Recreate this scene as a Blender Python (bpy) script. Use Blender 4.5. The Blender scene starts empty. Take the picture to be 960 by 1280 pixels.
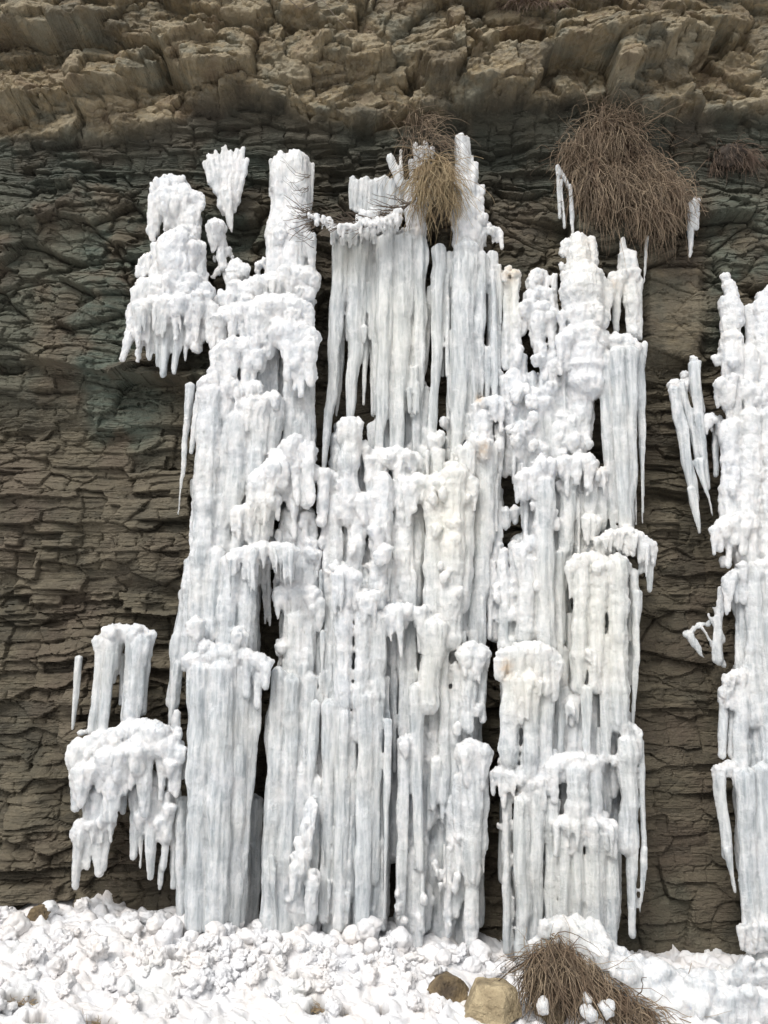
import bpy, math, random, time
import numpy as np
from mathutils import Vector, Matrix, Euler
T0 = time.time()
random.seed(7)
rng = np.random.default_rng(11)
sc = bpy.context.scene
COL = sc.collection

# ------------------------------------------------------------------ camera
CAM = np.array([0.0, -6.0, 1.6]); PITCH = math.radians(10.0); FPX = 640 / math.tan(math.radians(31.8))
cd = bpy.data.cameras.new('camera'); cam = bpy.data.objects.new('camera', cd); COL.objects.link(cam)
cam.location = CAM; cam.rotation_euler = (math.radians(90) + PITCH, 0, 0)
cd.sensor_fit = 'VERTICAL'; cd.sensor_height = 24; cd.lens = 12 / math.tan(math.radians(31.8))
cd.clip_end = 500; cd.clip_start = 0.05
sc.camera = cam
cp, sp = math.cos(PITCH), math.sin(PITCH)
def W(px, py, y=0.0):
    """point of the plane Y=y seen at photo pixel (px,py)"""
    u = (px - 480) / FPX; v = (640 - py) / FPX
    dx, dy, dz = u, cp - v * sp, sp + v * cp
    t = (y - CAM[1]) / dy
    return (CAM[0] + t * dx, y, CAM[2] + t * dz)
def pix(x, y, z):
    """photo pixel of a world point (arrays)"""
    X = x - CAM[0]; Y = y - CAM[1]; Z = z - CAM[2]
    d = Y * cp + Z * sp; up = -Y * sp + Z * cp
    return 480 + FPX * X / d, 640 - FPX * up / d
def mpp(py, y=0.0):
    a = np.array(W(480, py, y)); d = (a - CAM)
    return (d[1] * cp + d[2] * sp) / FPX

# ------------------------------------------------------------------ noise
def _h(i, j, k, s):
    n = (i * 73856093) ^ (j * 19349663) ^ (k * 83492791) ^ (s * 2654435761 % 2147483647)
    n = (n ^ (n >> 13)) * 1274126177 & 0x7fffffff
    n = (n ^ (n >> 16)) * 1103515245 & 0x7fffffff
    return (n ^ (n >> 15)) & 0x7fffffff
def hsh(i, j=0, k=0, s=0):
    i = np.asarray(i, dtype=np.int64)
    return _h(i, np.asarray(j, dtype=np.int64), np.asarray(k, dtype=np.int64), s) / 2147483647.0
GR = np.array([(1,1,0),(-1,1,0),(1,-1,0),(-1,-1,0),(1,0,1),(-1,0,1),(1,0,-1),(-1,0,-1),(0,1,1),(0,-1,1),(0,1,-1),(0,-1,-1)], dtype=np.float32)
from concurrent.futures import ThreadPoolExecutor
_pr = np.random.default_rng(99).permutation(4096).astype(np.int32)
_PT = np.concatenate([_pr, _pr])
_gi = _pr % 12
GX = GR[_gi, 0].copy(); GY = GR[_gi, 1].copy(); GZ = GR[_gi, 2].copy()
def _perl(x, y, z, s):
    x = x.astype(np.float32); y = y.astype(np.float32); z = z.astype(np.float32)
    fx, fy, fz = np.floor(x), np.floor(y), np.floor(z)
    X = (fx.astype(np.int32) + (s * 131 & 4095)) & 4095; Y = fy.astype(np.int32) & 4095; Z = fz.astype(np.int32) & 4095
    xf, yf, zf = x - fx, y - fy, z - fz
    f = lambda t: t * t * t * (t * (t * 6 - 15) + 10)
    u, v, w = f(xf), f(yf), f(zf)
    X1 = (X + 1) & 4095; Y1 = (Y + 1) & 4095; Z1 = (Z + 1) & 4095
    r = []
    for XX, dx in ((X, xf), (X1, xf - 1)):
        A = _PT[XX]
        q = []
        for YY, dy in ((Y, yf), (Y1, yf - 1)):
            B = _PT[A + YY]
            g0 = _PT[B + Z]; g1 = _PT[B + Z1]
            a = GX[g0] * dx + GY[g0] * dy + GZ[g0] * zf
            b = GX[g1] * dx + GY[g1] * dy + GZ[g1] * (zf - 1)
            q.append(a + w * (b - a))
        r.append(q[0] + v * (q[1] - q[0]))
    return r[0] + u * (r[1] - r[0])
_EX = ThreadPoolExecutor(4)
def perlin(x, y, z, s=0):
    x = np.asarray(x, float); sh_ = x.shape
    x = np.ravel(x); y = np.ravel(np.asarray(y, float) + 0 * x); z = np.ravel(np.asarray(z, float) + 0 * x)
    n = len(x) if x.ndim else 1
    if n < 20000: return _perl(x, y, z, s).astype(float).reshape(sh_)
    C = 16384
    return np.concatenate(list(_EX.map(lambda k: _perl(x[k:k + C], y[k:k + C], z[k:k + C], s), range(0, n, C)))).astype(float).reshape(sh_)
def fbm(x, y, z, o=4, s=0, g=0.5):
    a = 1.0; r = 0; f = 1.0
    for k in range(o):
        r = r + a * perlin(x * f, y * f, z * f, s + k * 17); a *= g; f *= 2.03
    return r
def sstep(a, b, x):
    t = np.clip((x - a) / (b - a), 0, 1); return t * t * (3 - 2 * t)

# ------------------------------------------------------------------ object helpers
def props(o, label=None, cat=None, group=None, kind=None):
    for k, v in (('label', label), ('category', cat), ('group', group), ('kind', kind)):
        if v: o[k] = v
    return o
def link(name, me, parent=None, mat=None):
    o = bpy.data.objects.new(name, me); COL.objects.link(o)
    if parent is not None:
        o.parent = parent
    if mat is not None and not me.materials: me.materials.append(mat)
    return o
def empty(name, loc):
    o = bpy.data.objects.new(name, None); COL.objects.link(o); o.location = loc; o.empty_display_size = 0.1
    return o
def mesh_np(name, V, F, smooth=True):
    me = bpy.data.meshes.new(name)
    V = np.asarray(V, dtype=np.float32); F = np.asarray(F, dtype=np.int32)
    n = F.shape[1]
    me.vertices.add(len(V)); me.vertices.foreach_set('co', V.ravel())
    me.loops.add(F.size); me.loops.foreach_set('vertex_index', F.ravel())
    me.polygons.add(len(F)); me.polygons.foreach_set('loop_start', np.arange(len(F), dtype=np.int32) * n)
    me.update(calc_edges=True)
    me.polygons.foreach_set('use_smooth', np.full(len(me.polygons), smooth))
    return me
def attr(me, name, vals):
    a = me.attributes.new(name, 'FLOAT', 'POINT'); a.data.foreach_set('value', np.asarray(vals, dtype=np.float32))

# ------------------------------------------------------------------ materials
def newmat(name):
    m = bpy.data.materials.new(name); m.use_nodes = True
    nt = m.node_tree; b = nt.nodes['Principled BSDF']
    return m, nt, b
class N:
    def __init__(s, nt): s.nt = nt
    def __call__(s, typ, **kw):
        n = s.nt.nodes.new(typ)
        for k, v in kw.items():
            if k in n.inputs: pass
            setattr(n, k, v)
        return n
    def l(s, a, b): s.nt.links.new(a, b)
    def noise(s, vec, scale, detail=4, rough=.55, out='Fac'):
        n = s('ShaderNodeTexNoise'); n.inputs['Scale'].default_value = scale; n.inputs['Detail'].default_value = detail
        n.inputs['Roughness'].default_value = rough; s.l(vec, n.inputs['Vector']); return n.outputs[out]
    def mapr(s, v, a, b, c=0., d=1.):
        n = s('ShaderNodeMapRange'); s.l(v, n.inputs[0])
        for i, q in enumerate((a, b, c, d)): n.inputs[1 + i].default_value = q
        return n.outputs[0]
    def mixc(s, f, a, b, blend='MIX'):
        n = s('ShaderNodeMix', data_type='RGBA', blend_type=blend)
        for sock, v in ((n.inputs[0], f), (n.inputs[6], a), (n.inputs[7], b)):
            if hasattr(v, 'links'): s.l(v, sock)
            elif isinstance(v, (int, float)): sock.default_value = v
            else: sock.default_value = (*v, 1)
        return n.outputs[2]
    def math(s, op, a, b=None):
        n = s('ShaderNodeMath', operation=op)
        for i, v in enumerate((a, b)):
            if v is None: continue
            if hasattr(v, 'links'): s.l(v, n.inputs[i])
            else: n.inputs[i].default_value = v
        return n.outputs[0]
    def at(s, name):
        n = s('ShaderNodeAttribute', attribute_name=name); return n.outputs['Fac']
    def scalev(s, vec, sc3):
        n = s('ShaderNodeMapping'); s.l(vec, n.inputs[0]); n.inputs['Scale'].default_value = sc3; return n.outputs[0]
    def bump(s, h, dist, strength=1.0):
        n = s('ShaderNodeBump'); n.inputs['Distance'].default_value = dist; n.inputs['Strength'].default_value = strength
        s.l(h, n.inputs['Height']); return n.outputs[0]
    def pos(s):
        return s('ShaderNodeNewGeometry').outputs['Position']

def mat_rock():
    m, nt, b = newmat('layered_rock'); n = N(nt); P = n.pos()
    flat = n.scalev(P, (1, 1, 4.5))
    n1 = n.noise(P, 1.6, 5, .6); n2 = n.noise(flat, 5.5, 6, .62); n3 = n.noise(P, 24, 5, .65); n4 = n.noise(flat, 22, 4, .6)
    sh = n.mixc(n.mapr(n2, .35, .66), (.058, .051, .035), (.150, .129, .088))
    sh = n.mixc(n.mapr(n1, .45, .65), sh, n.mixc(n.mapr(n3, .3, .7), (.082, .064, .046), (.122, .096, .069)))
    sh = n.mixc(n.mapr(n4, .30, .48, .2, 0), sh, (.055, .048, .038))
    blk = n.at('blk')
    sh = n.mixc(n.mapr(blk, .35, 1., 0., .8), sh, n.mixc(.5, sh, (.175, .152, .110)))
    ss = n.mixc(n.mapr(n2, .34, .68), (.115, .093, .054), (.345, .275, .165))
    ss = n.mixc(n.mapr(n3, .42, .72, 0, .7), ss, (.30, .27, .205))
    n5 = n.noise(P, 3.1, 4, .6)
    ss = n.mixc(n.mapr(n5, .50, .66, 0, .75), ss, (.175, .18, .145))
    ss = n.mixc(n.mapr(n5, .46, .36, 0, .5), ss, (.16, .11, .07))
    ss = n.mixc(n.mapr(blk, .55, 1., 0, .5), ss, (.33, .285, .20)); ss = n.mixc(n.mapr(blk, .4, 0., 0, .5), ss, (.085, .070, .050))
    sh = n.mixc(n.mapr(blk, .5, .0, 0, .6), sh, (.052, .046, .034))
    c = n.mixc(n.at('sand'), sh, ss)
    gr = n.mixc(n.mapr(n3, .3, .7), (.066, .082, .067), (.125, .150, .118))
    gm = n.math('MULTIPLY', n.at('green'), n.mapr(n2, .28, .62, .35, 1.))
    c = n.mixc(gm, c, gr)
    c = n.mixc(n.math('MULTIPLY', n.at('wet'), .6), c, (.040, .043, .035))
    c = n.mixc(n.math('MULTIPLY', n.at('crev'), .15), c, (.03, .027, .022))
    n6 = n.noise(P, 60, 3, .6)
    c = n.mixc(n.mapr(n6, .63, .72, 0, .35), c, (.30, .27, .22))
    nt.links.new(c, b.inputs['Base Color'])
    b.inputs['Roughness'].default_value = .82
    b.inputs['Specular IOR Level'].default_value = .35
    h = n.math('ADD', n.math('MULTIPLY', n4, .6), n.math('MULTIPLY', n3, .7))
    h = n.math('ADD', h, n.math('MULTIPLY', n6, .3))
    nt.links.new(n.bump(h, .028, .85), b.inputs['Normal'])
    return m
def mat_ice():
    m, nt, b = newmat('frosted_ice'); n = N(nt); P = n.pos()
    st = n.scalev(P, (1, 1, .14))
    n1 = n.noise(P, 2.2, 4); n2 = n.noise(P, 75, 5, .7); n3 = n.noise(st, 34, 4, .6); n4 = n.noise(P, 14, 4, .6)
    fr = n.at('frost')
    clear = n.mixc(n.mapr(n3, .35, .65), (.40, .44, .468), (.70, .728, .745))
    snow = n.mixc(n.mapr(n4, .32, .62), (.66, .695, .73), (.84, .85, .865))
    f = n.math('ADD', fr, n.mapr(n4, .3, .7, -.3, .3))
    c = n.mixc(n.mapr(f, .1, .75), clear, snow)
    c = n.mixc(n.mapr(n1, .42, .68, 0, .5), c, n.mixc(.5, c, (.86, .83, .75)))
    c = n.mixc(n.math('MULTIPLY', n.at('warm'), .55), c, (.85, .83, .72))
    c = n.mixc(n.math('MULTIPLY', n.at('stain'), n.mapr(n4, .35, .6, .2, 1.)), c, (.62, .42, .22))
    nt.links.new(c, b.inputs['Base Color'])
    nt.links.new(n.mapr(f, 0., .9, .16, .5), b.inputs['Roughness'])
    b.inputs['Coat Weight'].default_value = .25; b.inputs['Coat Roughness'].default_value = .12; b.inputs['Coat IOR'].default_value = 1.31
    b.inputs['IOR'].default_value = 1.31
    b.inputs['Subsurface Weight'].default_value = .5
    b.inputs['Subsurface Radius'].default_value = (.9, 1.0, 1.1)
    b.inputs['Subsurface Scale'].default_value = .05
    h = n.math('ADD', n.math('MULTIPLY', n2, .55), n.math('MULTIPLY', n3, .8))
    h = n.math('ADD', h, n.math('MULTIPLY', n4, .6))
    nt.links.new(n.bump(h, .02, .9), b.inputs['Normal'])
    return m
def mat_snow(name='packed_snow', dirt=1.0):
    m, nt, b = newmat(name); n = N(nt); P = n.pos()
    n1 = n.noise(P, 5, 4); n2 = n.noise(P, 70, 4, .6); n3 = n.noise(P, 18, 5, .65); n4 = n.noise(P, 2.2, 3)
    c = n.mixc(n.mapr(n1, .4, .65), (.71, .72, .74), (.74, .715, .70))
    c = n.mixc(n.mapr(n3, .60, .74, 0, .5 * dirt), c, (.72, .63, .50))
    c = n.mixc(n.mapr(n4, .56, .70, 0, .4), c, (.70, .71, .68))
    nt.links.new(c, b.inputs['Base Color'])
    b.inputs['Roughness'].default_value = .5; b.inputs['IOR'].default_value = 1.31
    b.inputs['Subsurface Weight'].default_value = .0; b.inputs['Subsurface Scale'].default_value = .015
    b.inputs['Subsurface Radius'].default_value = (1, 1, 1)
    h = n.math('ADD', n.math('MULTIPLY', n2, .5), n3)
    nt.links.new(n.bump(h, .012, .7), b.inputs['Normal'])
    return m
def mat_grass(name, c0, c1, c2):
    m, nt, b = newmat(name); n = N(nt); P = n.pos()
    k = n.noise(P, 9, 4); q = n.at('tone')
    c = n.mixc(q, c0, c1); c = n.mixc(n.mapr(k, .45, .7), c, c2)
    nt.links.new(c, b.inputs['Base Color']); b.inputs['Roughness'].default_value = .75
    return m
def mat_simple(name, c0, c1, scale=12, rough=.8, bump=.01):
    m, nt, b = newmat(name); n = N(nt); P = n.pos()
    k = n.noise(P, scale, 6, .65); k2 = n.noise(P, scale * 5, 4)
    nt.links.new(n.mixc(n.mapr(k, .35, .65), c0, c1), b.inputs['Base Color'])
    b.inputs['Roughness'].default_value = rough
    nt.links.new(n.bump(n.math('ADD', k, n.math('MULTIPLY', k2, .4)), bump), b.inputs['Normal'])
    return m
M_ROCK, M_ICE, M_SNOW = mat_rock(), mat_ice(), mat_snow()
M_GRASS = mat_grass('dead_grass', (.070, .050, .034), (.40, .31, .21), (.17, .115, .075))
M_GRASS2 = mat_grass('straw_grass', (.20, .15, .085), (.50, .40, .24), (.33, .235, .13))
M_RED = mat_grass('reddish_dead_grass', (.07, .050, .038), (.26, .19, .135), (.14, .09, .065))
M_SOIL = mat_simple('root_soil', (.018, .013, .009), (.05, .035, .024), 20)
M_TWIG = mat_simple('twig_bark', (.10, .075, .055), (.20, .165, .13), 30)
M_YROCK = mat_simple('yellow_sandstone', (.20, .155, .09), (.50, .41, .26), 9, .85, .04)
M_BROCK = mat_simple('brown_sandstone', (.07, .052, .034), (.26, .195, .11), 10, .85, .04)

# ------------------------------------------------------------------ cliff
def voro(u, v, s, jit=.9):
    """cell id, tilt and border distance of a jittered grid"""
    ui = np.floor(u).astype(np.int64); vi = np.floor(v).astype(np.int64)
    d1 = np.full(u.shape, 9.); d2 = np.full(u.shape, 9.); ci = np.zeros(u.shape, np.int64); cj = ci.copy()
    cx = np.zeros(u.shape); cy = cx.copy()
    for a in (-1, 0, 1):
        for b in (-1, 0, 1):
            i = ui + a; j = vi + b
            px_ = i + .5 + jit * (hsh(i, j, 1, s) - .5); py_ = j + .5 + jit * (hsh(i, j, 2, s) - .5)
            d = np.hypot(u - px_, v - py_)
            m = d < d1
            d2 = np.where(m, d1, np.minimum(d2, d))
            ci = np.where(m, i, ci); cj = np.where(m, j, cj); cx = np.where(m, px_, cx); cy = np.where(m, py_, cy)
            d1 = np.where(m, d, d1)
    return ci, cj, u - cx, v - cy, d2 - d1

rs = np.random.default_rng(5)
def beds(z, lo, hi, z0=-3., z1=14.):
    th = rs.uniform(lo, hi, 4000) * rs.choice([.6, 1, 1.7], 4000, p=[.35, .45, .2])
    e = z0 + np.cumsum(th); e = e[e < z1]
    i = np.searchsorted(e, z); i = np.clip(i, 1, len(e) - 1)
    a, b = e[i - 1], e[i]
    return i, np.clip((z - a) / (b - a), 0, 1), b - a

# lower line of the overhanging sandstone, photo pixels
LX = [-900, 0, 60, 120, 200, 240, 300, 350, 385, 440, 500, 560, 620, 680, 740, 800, 860, 920, 960, 1900]
LY = [150, 152, 158, 165, 160, 140, 124, 132, 150, 148, 150, 136, 132, 140, 132, 150, 152, 132, 128, 140]
def cliff_depth(x, z):
    """how far the rock stands out (towards the viewer) at (x, z); also material masks"""
    px, py = pix(x, 0 * x, z)
    wx = fbm(x * .9, z * .9, 0, 3, 3); wz = fbm(x * .9, z * 1.2, 7, 3, 9)
    jx = fbm(x * 9, z * 9, 2, 3, 21); jz = fbm(x * 7, z * 9, 4, 3, 23)
    line = np.interp(px, LX, LY) + 14 * wx + 9 * perlin(x * 5, 0 * x, 0 * x, 4) + 4 * jx
    sand = sstep(7, -7, py - line)                      # 1 above the line
    # --- thin bedded shale
    zz = z + .05 * wz + .022 * fbm(x * 2.2, z * .6, 1, 2, 31) - .012 * x
    b1, f1, t1 = beds(zz + .006 * jz, .045, .13)
    L = .12 + .55 * hsh(b1, 5) ** 1.5
    g = (x + .025 * jx) / L + 37 * hsh(b1, 6); gi = np.floor(g)
    blk = hsh(b1, gi, 3)
    b2, f2, t2 = beds(zz + .005 * jz, .016, .04)
    L2 = .05 + .22 * hsh(b2, 8); g2 = np.floor((x + .03 * jz) / L2 + 11 * hsh(b2, 9))
    blk2 = hsh(b2, g2, 4)
    low = sstep(300, 520, py)                            # lower wall is more thinly broken
    big = fbm(x * .55, z * .7, 3, 3, 41)
    calm = sstep(.0, .25, fbm(x * 1.1, z * 1.5, 4, 3, 58))
    region = .82 * (1 - .8 * calm) * (.35 + .9 * sstep(-.35, .4, fbm(x * .8, z * .8, 9, 2, 55))) * (.8 + .3 * low)
    mic = sstep(.0, .4, fbm(x * 1.6, z * 2.4, 6, 2, 63))
    sh = .15 * big + region * (.120 * (blk - .5) + .065 * (hsh(b1, 77) - .5) + .026 * mic * (blk2 - .5))
    sh += -region * .020 * (f1 - .5) - .008 * (f2 - .5)                      # beds lean out at their top: dark undersides
    sh -= .011 * np.exp(-np.minimum(f1 * t1, (1 - f1) * t1) / .005) * (hsh(b1, gi, 12) > .5)
    gf = g - gi
    sh -= .03 * np.exp(-np.minimum(gf, 1 - gf) * L / .008) * (blk > .35)
    sh += .034 * fbm(x * 2.6, z * 4, 5, 4, 61) + .007 * fbm(x * 20, z * 27, 5, 3, 67)
    ca, cb, da, db, ee = voro((x + .02 * jx) * 3.6, (z + .01 * jz) * 10, 161)
    sh += .06 * (hsh(ca, cb, 11) - .5) + .08 * da * (hsh(ca, cb, 12) - .5) - .05 * db * (hsh(ca, cb, 13) - .1) - .012 * np.exp(-ee / .05)
    # blocky massive faces between the overhang and the thin beds
    u = (x + .25 * wx) * 2.1; v = (z + .12 * wz) * 3.6
    ci, cj, du, dv, e = voro(u, v, 101)
    mb = .17 * (hsh(ci, cj, 11) - .5) + .20 * du * (hsh(ci, cj, 12) - .5) + (-.16) * dv * (hsh(ci, cj, 13) - .2) - .05 * np.exp(-e / .045)
    u = (x + .1 * jx) * 6; v = (z + .05 * jz) * 10
    ci2, cj2, du2, dv2, e2 = voro(u, v, 131)
    mb2 = .045 * (hsh(ci2, cj2, 11) - .5) + .05 * du2 * (hsh(ci2, cj2, 12) - .5) + (-.06) * dv2 * (hsh(ci2, cj2, 13) - .3) - .015 * np.exp(-e2 / .06)
    mid = sstep(215, 250, py + 10 * wx) * (1 - sstep(400, 500, py + 60 * wx)); mid = np.maximum(mid, .7 * sstep(.1, .4, fbm(x * .9, z * .9, 2, 2, 57)) * sstep(430, 480, py))
    sh = sh * (1 - .62 * mid) + mid * (mb + mb2)
    # --- smooth brown wall to the right of the ice
    smo = sstep(798, 812, px) * (1 - sstep(868, 884, px)) * sstep(330, 345, py) * (1 - sstep(440, 462, py))
    smo2 = sstep(770, 790, px) * sstep(1010, 1060, py)
    smo3 = sstep(790, 800, px) * (1 - sstep(900, 940, px)) * sstep(690, 780, py) * .55
    sm = np.maximum(np.maximum(smo, smo2 * .75), smo3)
    sh = sh * (1 - .72 * sm) + sm * (.018 * fbm(x * 3, z * 6, 2, 5, 91)) + .07 * smo
    # --- the recessed dark band under the overhang
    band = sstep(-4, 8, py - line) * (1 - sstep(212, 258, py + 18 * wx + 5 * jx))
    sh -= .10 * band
    # ledge with a dark crack under it
    lg = np.interp(px, [130, 170, 230, 262], [474, 474, 482, 480]) + 3 * jx
    inx = sstep(120, 165, px) * (1 - sstep(262, 275, px))
    sh += inx * .20 * sstep(-26, -3, py - lg) * (py < lg) - inx * .06 * (py >= lg) * (1 - sstep(6, 26, py - lg))
    lg2 = np.interp(px, [-300, 0, 90, 130], [452, 452, 462, 470]) + 3 * jx
    in2 = (1 - sstep(120, 150, px))
    sh += in2 * .07 * sstep(-30, -3, py - lg2) * (py < lg2) - in2 * .04 * (py >= lg2) * (1 - sstep(4, 16, py - lg2))
    # --- sandstone, big tilted facets
    a = .35
    xr = x * math.cos(a) + z * math.sin(a); zr = -x * math.sin(a) + z * math.cos(a)
    left = sstep(520, 640, px)
    xr = np.where(left > .5, xr, x + .25 * z); zr = np.where(left > .5, zr, z - .12 * x)
    ci, cj, du, dv, e = voro((xr + .16 * wx + .03 * jx) * 1.15, (zr + .1 * wz + .02 * jz) * 1.9, 201)
    s1 = .36 * (hsh(ci, cj, 1) - .5) + .50 * du * (hsh(ci, cj, 2) - .5) - .40 * dv * (hsh(ci, cj, 3) - .15) - .06 * np.exp(-e / .04)
    ci, cj, du, dv, e = voro((x + .08 * wz + .04 * jx) * 3.6, (z + .05 * wx + .03 * jz) * 5.2, 231)
    blk_s = 1.; hs2 = hsh(ci, cj, 7)
    s2 = blk_s * .10 * (hsh(ci, cj, 1) - .5) + .15 * du * (hsh(ci, cj, 2) - .5) - .17 * dv * (hsh(ci, cj, 3) - .25) - .035 * np.exp(-e / .05)
    ci, cj, du, dv, e = voro((x + .03 * jx) * 13, (z + .02 * jz) * 19, 251)
    s3 = .022 * (hsh(ci, cj, 1) - .5) + .03 * du * (hsh(ci, cj, 2) - .5) - .035 * dv * (hsh(ci, cj, 3) - .3)
    ss = -.05 + s1 + s2 + s3 + .018 * fbm(x * 6, z * 7, 1, 4, 77) + .006 * fbm(x * 25, z * 30, 1, 3, 79)
    ss += .04 * sstep(60, 0, line - py)
    ss -= .16 * np.clip((60 - py) / 160, 0, 3); ss += .07 * sstep(130, 60, py)
    ss -= .0
    def slab(cx, cy, w, h, ang, dep):
        c, s = math.cos(math.radians(ang)), math.sin(math.radians(ang))
        qx, qy = px - cx + 10 * jx + 8 * wx, py - cy + 8 * jz
        U = (qx * c + qy * s) / w; Vv = (-qx * s + qy * c) / h
        side = sstep(1., .82, np.abs(U)) * np.ones_like(U)
        bot = .9 - .45 * U * U
        up = np.clip((Vv + 1) / 1.7, 0, 1) ** 1.2
        return .85 * dep * side * up * sstep(bot + .04, bot - .04, Vv)
    ss += slab(105, 88, 105, 38, -12, .24) + slab(300, 118, 75, 36, 4, .22) + slab(770, 70, 85, 50, -32, .26)
    ss += slab(560, 60, 60, 45, -38, .18) + slab(910, 130, 70, 34, 8, .20) + slab(640, 110, 70, 30, 8, .16)
    ss += slab(450, 60, 55, 30, 6, .14) + slab(215, 50, 60, 26, -20, .13) + slab(880, 35, 60, 24, 25, .15) + slab(405, 120, 40, 22, 0, .12)
    def pit(cx, cy, w, h, dep):
        r = np.hypot((px - cx + 12 * jx) / w, (py - cy + 8 * jz) / h)
        return -dep * sstep(1., .6, r)
    ss += pit(905, 52, 22, 16, .28) + pit(655, 40, 38, 12, .30) + pit(520, 98, 20, 16, .25) + pit(205, 90, 12, 12, .1) + pit(385, 30, 40, 10, .12)
    d = sh * (1 - sand) + ss * sand
    # general lean: rock foot a little further out
    d += .05 * sstep(700, 1150, py)
    green = np.clip(sstep(95, 125, px) * (1 - sstep(170, 230, px)) * sstep(280, 310, py) * (1 - sstep(520, 600, py)) * 1.1
                    + .8 * sstep(870, 900, px) * sstep(230, 260, py) * (1 - sstep(420, 470, py))
                    + .55 * band * sstep(.0, .35, wx + .25) + .35 * mid * sstep(.05, .3, wz) + .6 * sstep(420, 330, px) * sstep(150, 200, py) * (1 - sstep(430, 560, py)) + .5 * sstep(560, 700, px) * band, 0, 1)
    green *= sstep(-.45, .15, fbm(x * 2.2, z * 2.2, 5, 4, 171))
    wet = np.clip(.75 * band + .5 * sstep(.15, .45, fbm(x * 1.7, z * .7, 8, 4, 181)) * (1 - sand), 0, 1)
    edge = np.minimum(f1, 1 - f1) * t1
    crev = (1 - sand) * np.clip(np.exp(-edge / .005) * .8, 0, 1)
    hb = blk * (1 - mid) + mid * hsh(ci2, cj2, 14)
    hb = hb * (1 - sand) + sand * hs2
    return d, dict(sand=np.clip(sand + smo * .25, 0, 1), green=green, wet=wet, crev=crev, blk=hb)

def build_cliff():
    xs = np.concatenate([np.linspace(-11, -3.3, 90)[:-1], np.linspace(-3.3, 3.3, 760), np.linspace(3.3, 11, 90)[1:]])
    zs = np.concatenate([np.linspace(-.9, -.5, 12)[:-1], np.linspace(-.5, 4.3, 640)[:-1], np.linspace(4.3, 7.3, 540), np.linspace(7.3, 11, 90)[1:]])
    X, Z = np.meshgrid(xs, zs)
    d, A = cliff_depth(X.ravel(), Z.ravel())
    y = -d.reshape(X.shape)
    sd = A['sand'].reshape(X.shape)
    for k in range(2):                       # undersides span a few rows, so that they can carry relief of their own
        yb = y.copy(); yb[1:-1] = .25 * y[:-2] + .5 * y[1:-1] + .25 * y[2:]; y = y * (1 - sd) + yb * sd
    P0 = np.stack([X, y, Z], -1); gx_ = np.gradient(P0, axis=1); gz_ = np.gradient(P0, axis=0); nr = np.cross(gx_, gz_); nr /= np.linalg.norm(nr, axis=-1)[..., None]
    xr, yr, zr = X.ravel(), y.ravel(), Z.ravel()
    q = .013 * fbm(xr * 11, yr * 11, zr * 11, 3, 501, .55) + .010 * (np.abs(perlin(xr * 24, yr * 24, zr * 30, 503)) - .2)
    q = (q.reshape(X.shape) * (.12 + .88 * sd))[..., None] * nr
    X = X + q[..., 0]; y = y + q[..., 1]; Z = Z + q[..., 2]
    # round the brow back into a plateau
    k = np.clip((Z - 9.2) / 1.8, 0, 1)
    y = y + 3.0 * k ** 2
    V = np.stack([X.ravel(), y.ravel(), Z.ravel()], 1)
    nx = len(xs); nz = len(zs)
    i = np.arange(nx * nz).reshape(nz, nx)
    F = np.stack([i[:-1, :-1].ravel(), i[:-1, 1:].ravel(), i[1:, 1:].ravel(), i[1:, :-1].ravel()], 1)
    # plateau strip behind the brow
    top = i[-1]; n0 = len(V)
    back = np.stack([xs, np.full(nx, 40.), np.full(nx, 11.6)], 1)
    V = np.vstack([V, back])
    bi = n0 + np.arange(nx)
    F = np.vstack([F, np.stack([top[:-1], top[1:], bi[1:], bi[:-1]], 1)])
    me = mesh_np('cliff', V, F, smooth=False)
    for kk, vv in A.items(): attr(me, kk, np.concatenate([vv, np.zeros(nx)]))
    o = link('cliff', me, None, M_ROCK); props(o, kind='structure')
    return o
build_cliff()
# a coarse lookup of the rock surface for seating things on it
_gx = np.linspace(-3.4, 3.4, 240); _gz = np.linspace(-.6, 7.4, 280)
_GX, _GZ = np.meshgrid(_gx, _gz)
_GD = cliff_depth(_GX.ravel(), _GZ.ravel())[0].reshape(_GX.shape)
for _ in range(2):
    _GD[1:-1, 1:-1] = (_GD[1:-1, 1:-1] * 2 + _GD[:-2, 1:-1] + _GD[2:, 1:-1] + _GD[1:-1, :-2] + _GD[1:-1, 2:]) / 6
def rock_at(x, z):
    i = int(np.clip((x + 3.4) / 6.8 * 239, 0, 239)); j = int(np.clip((z + .6) / 8. * 279, 0, 279))
    return float(_GD[j, i])
print('cliff', time.time() - T0)

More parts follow.
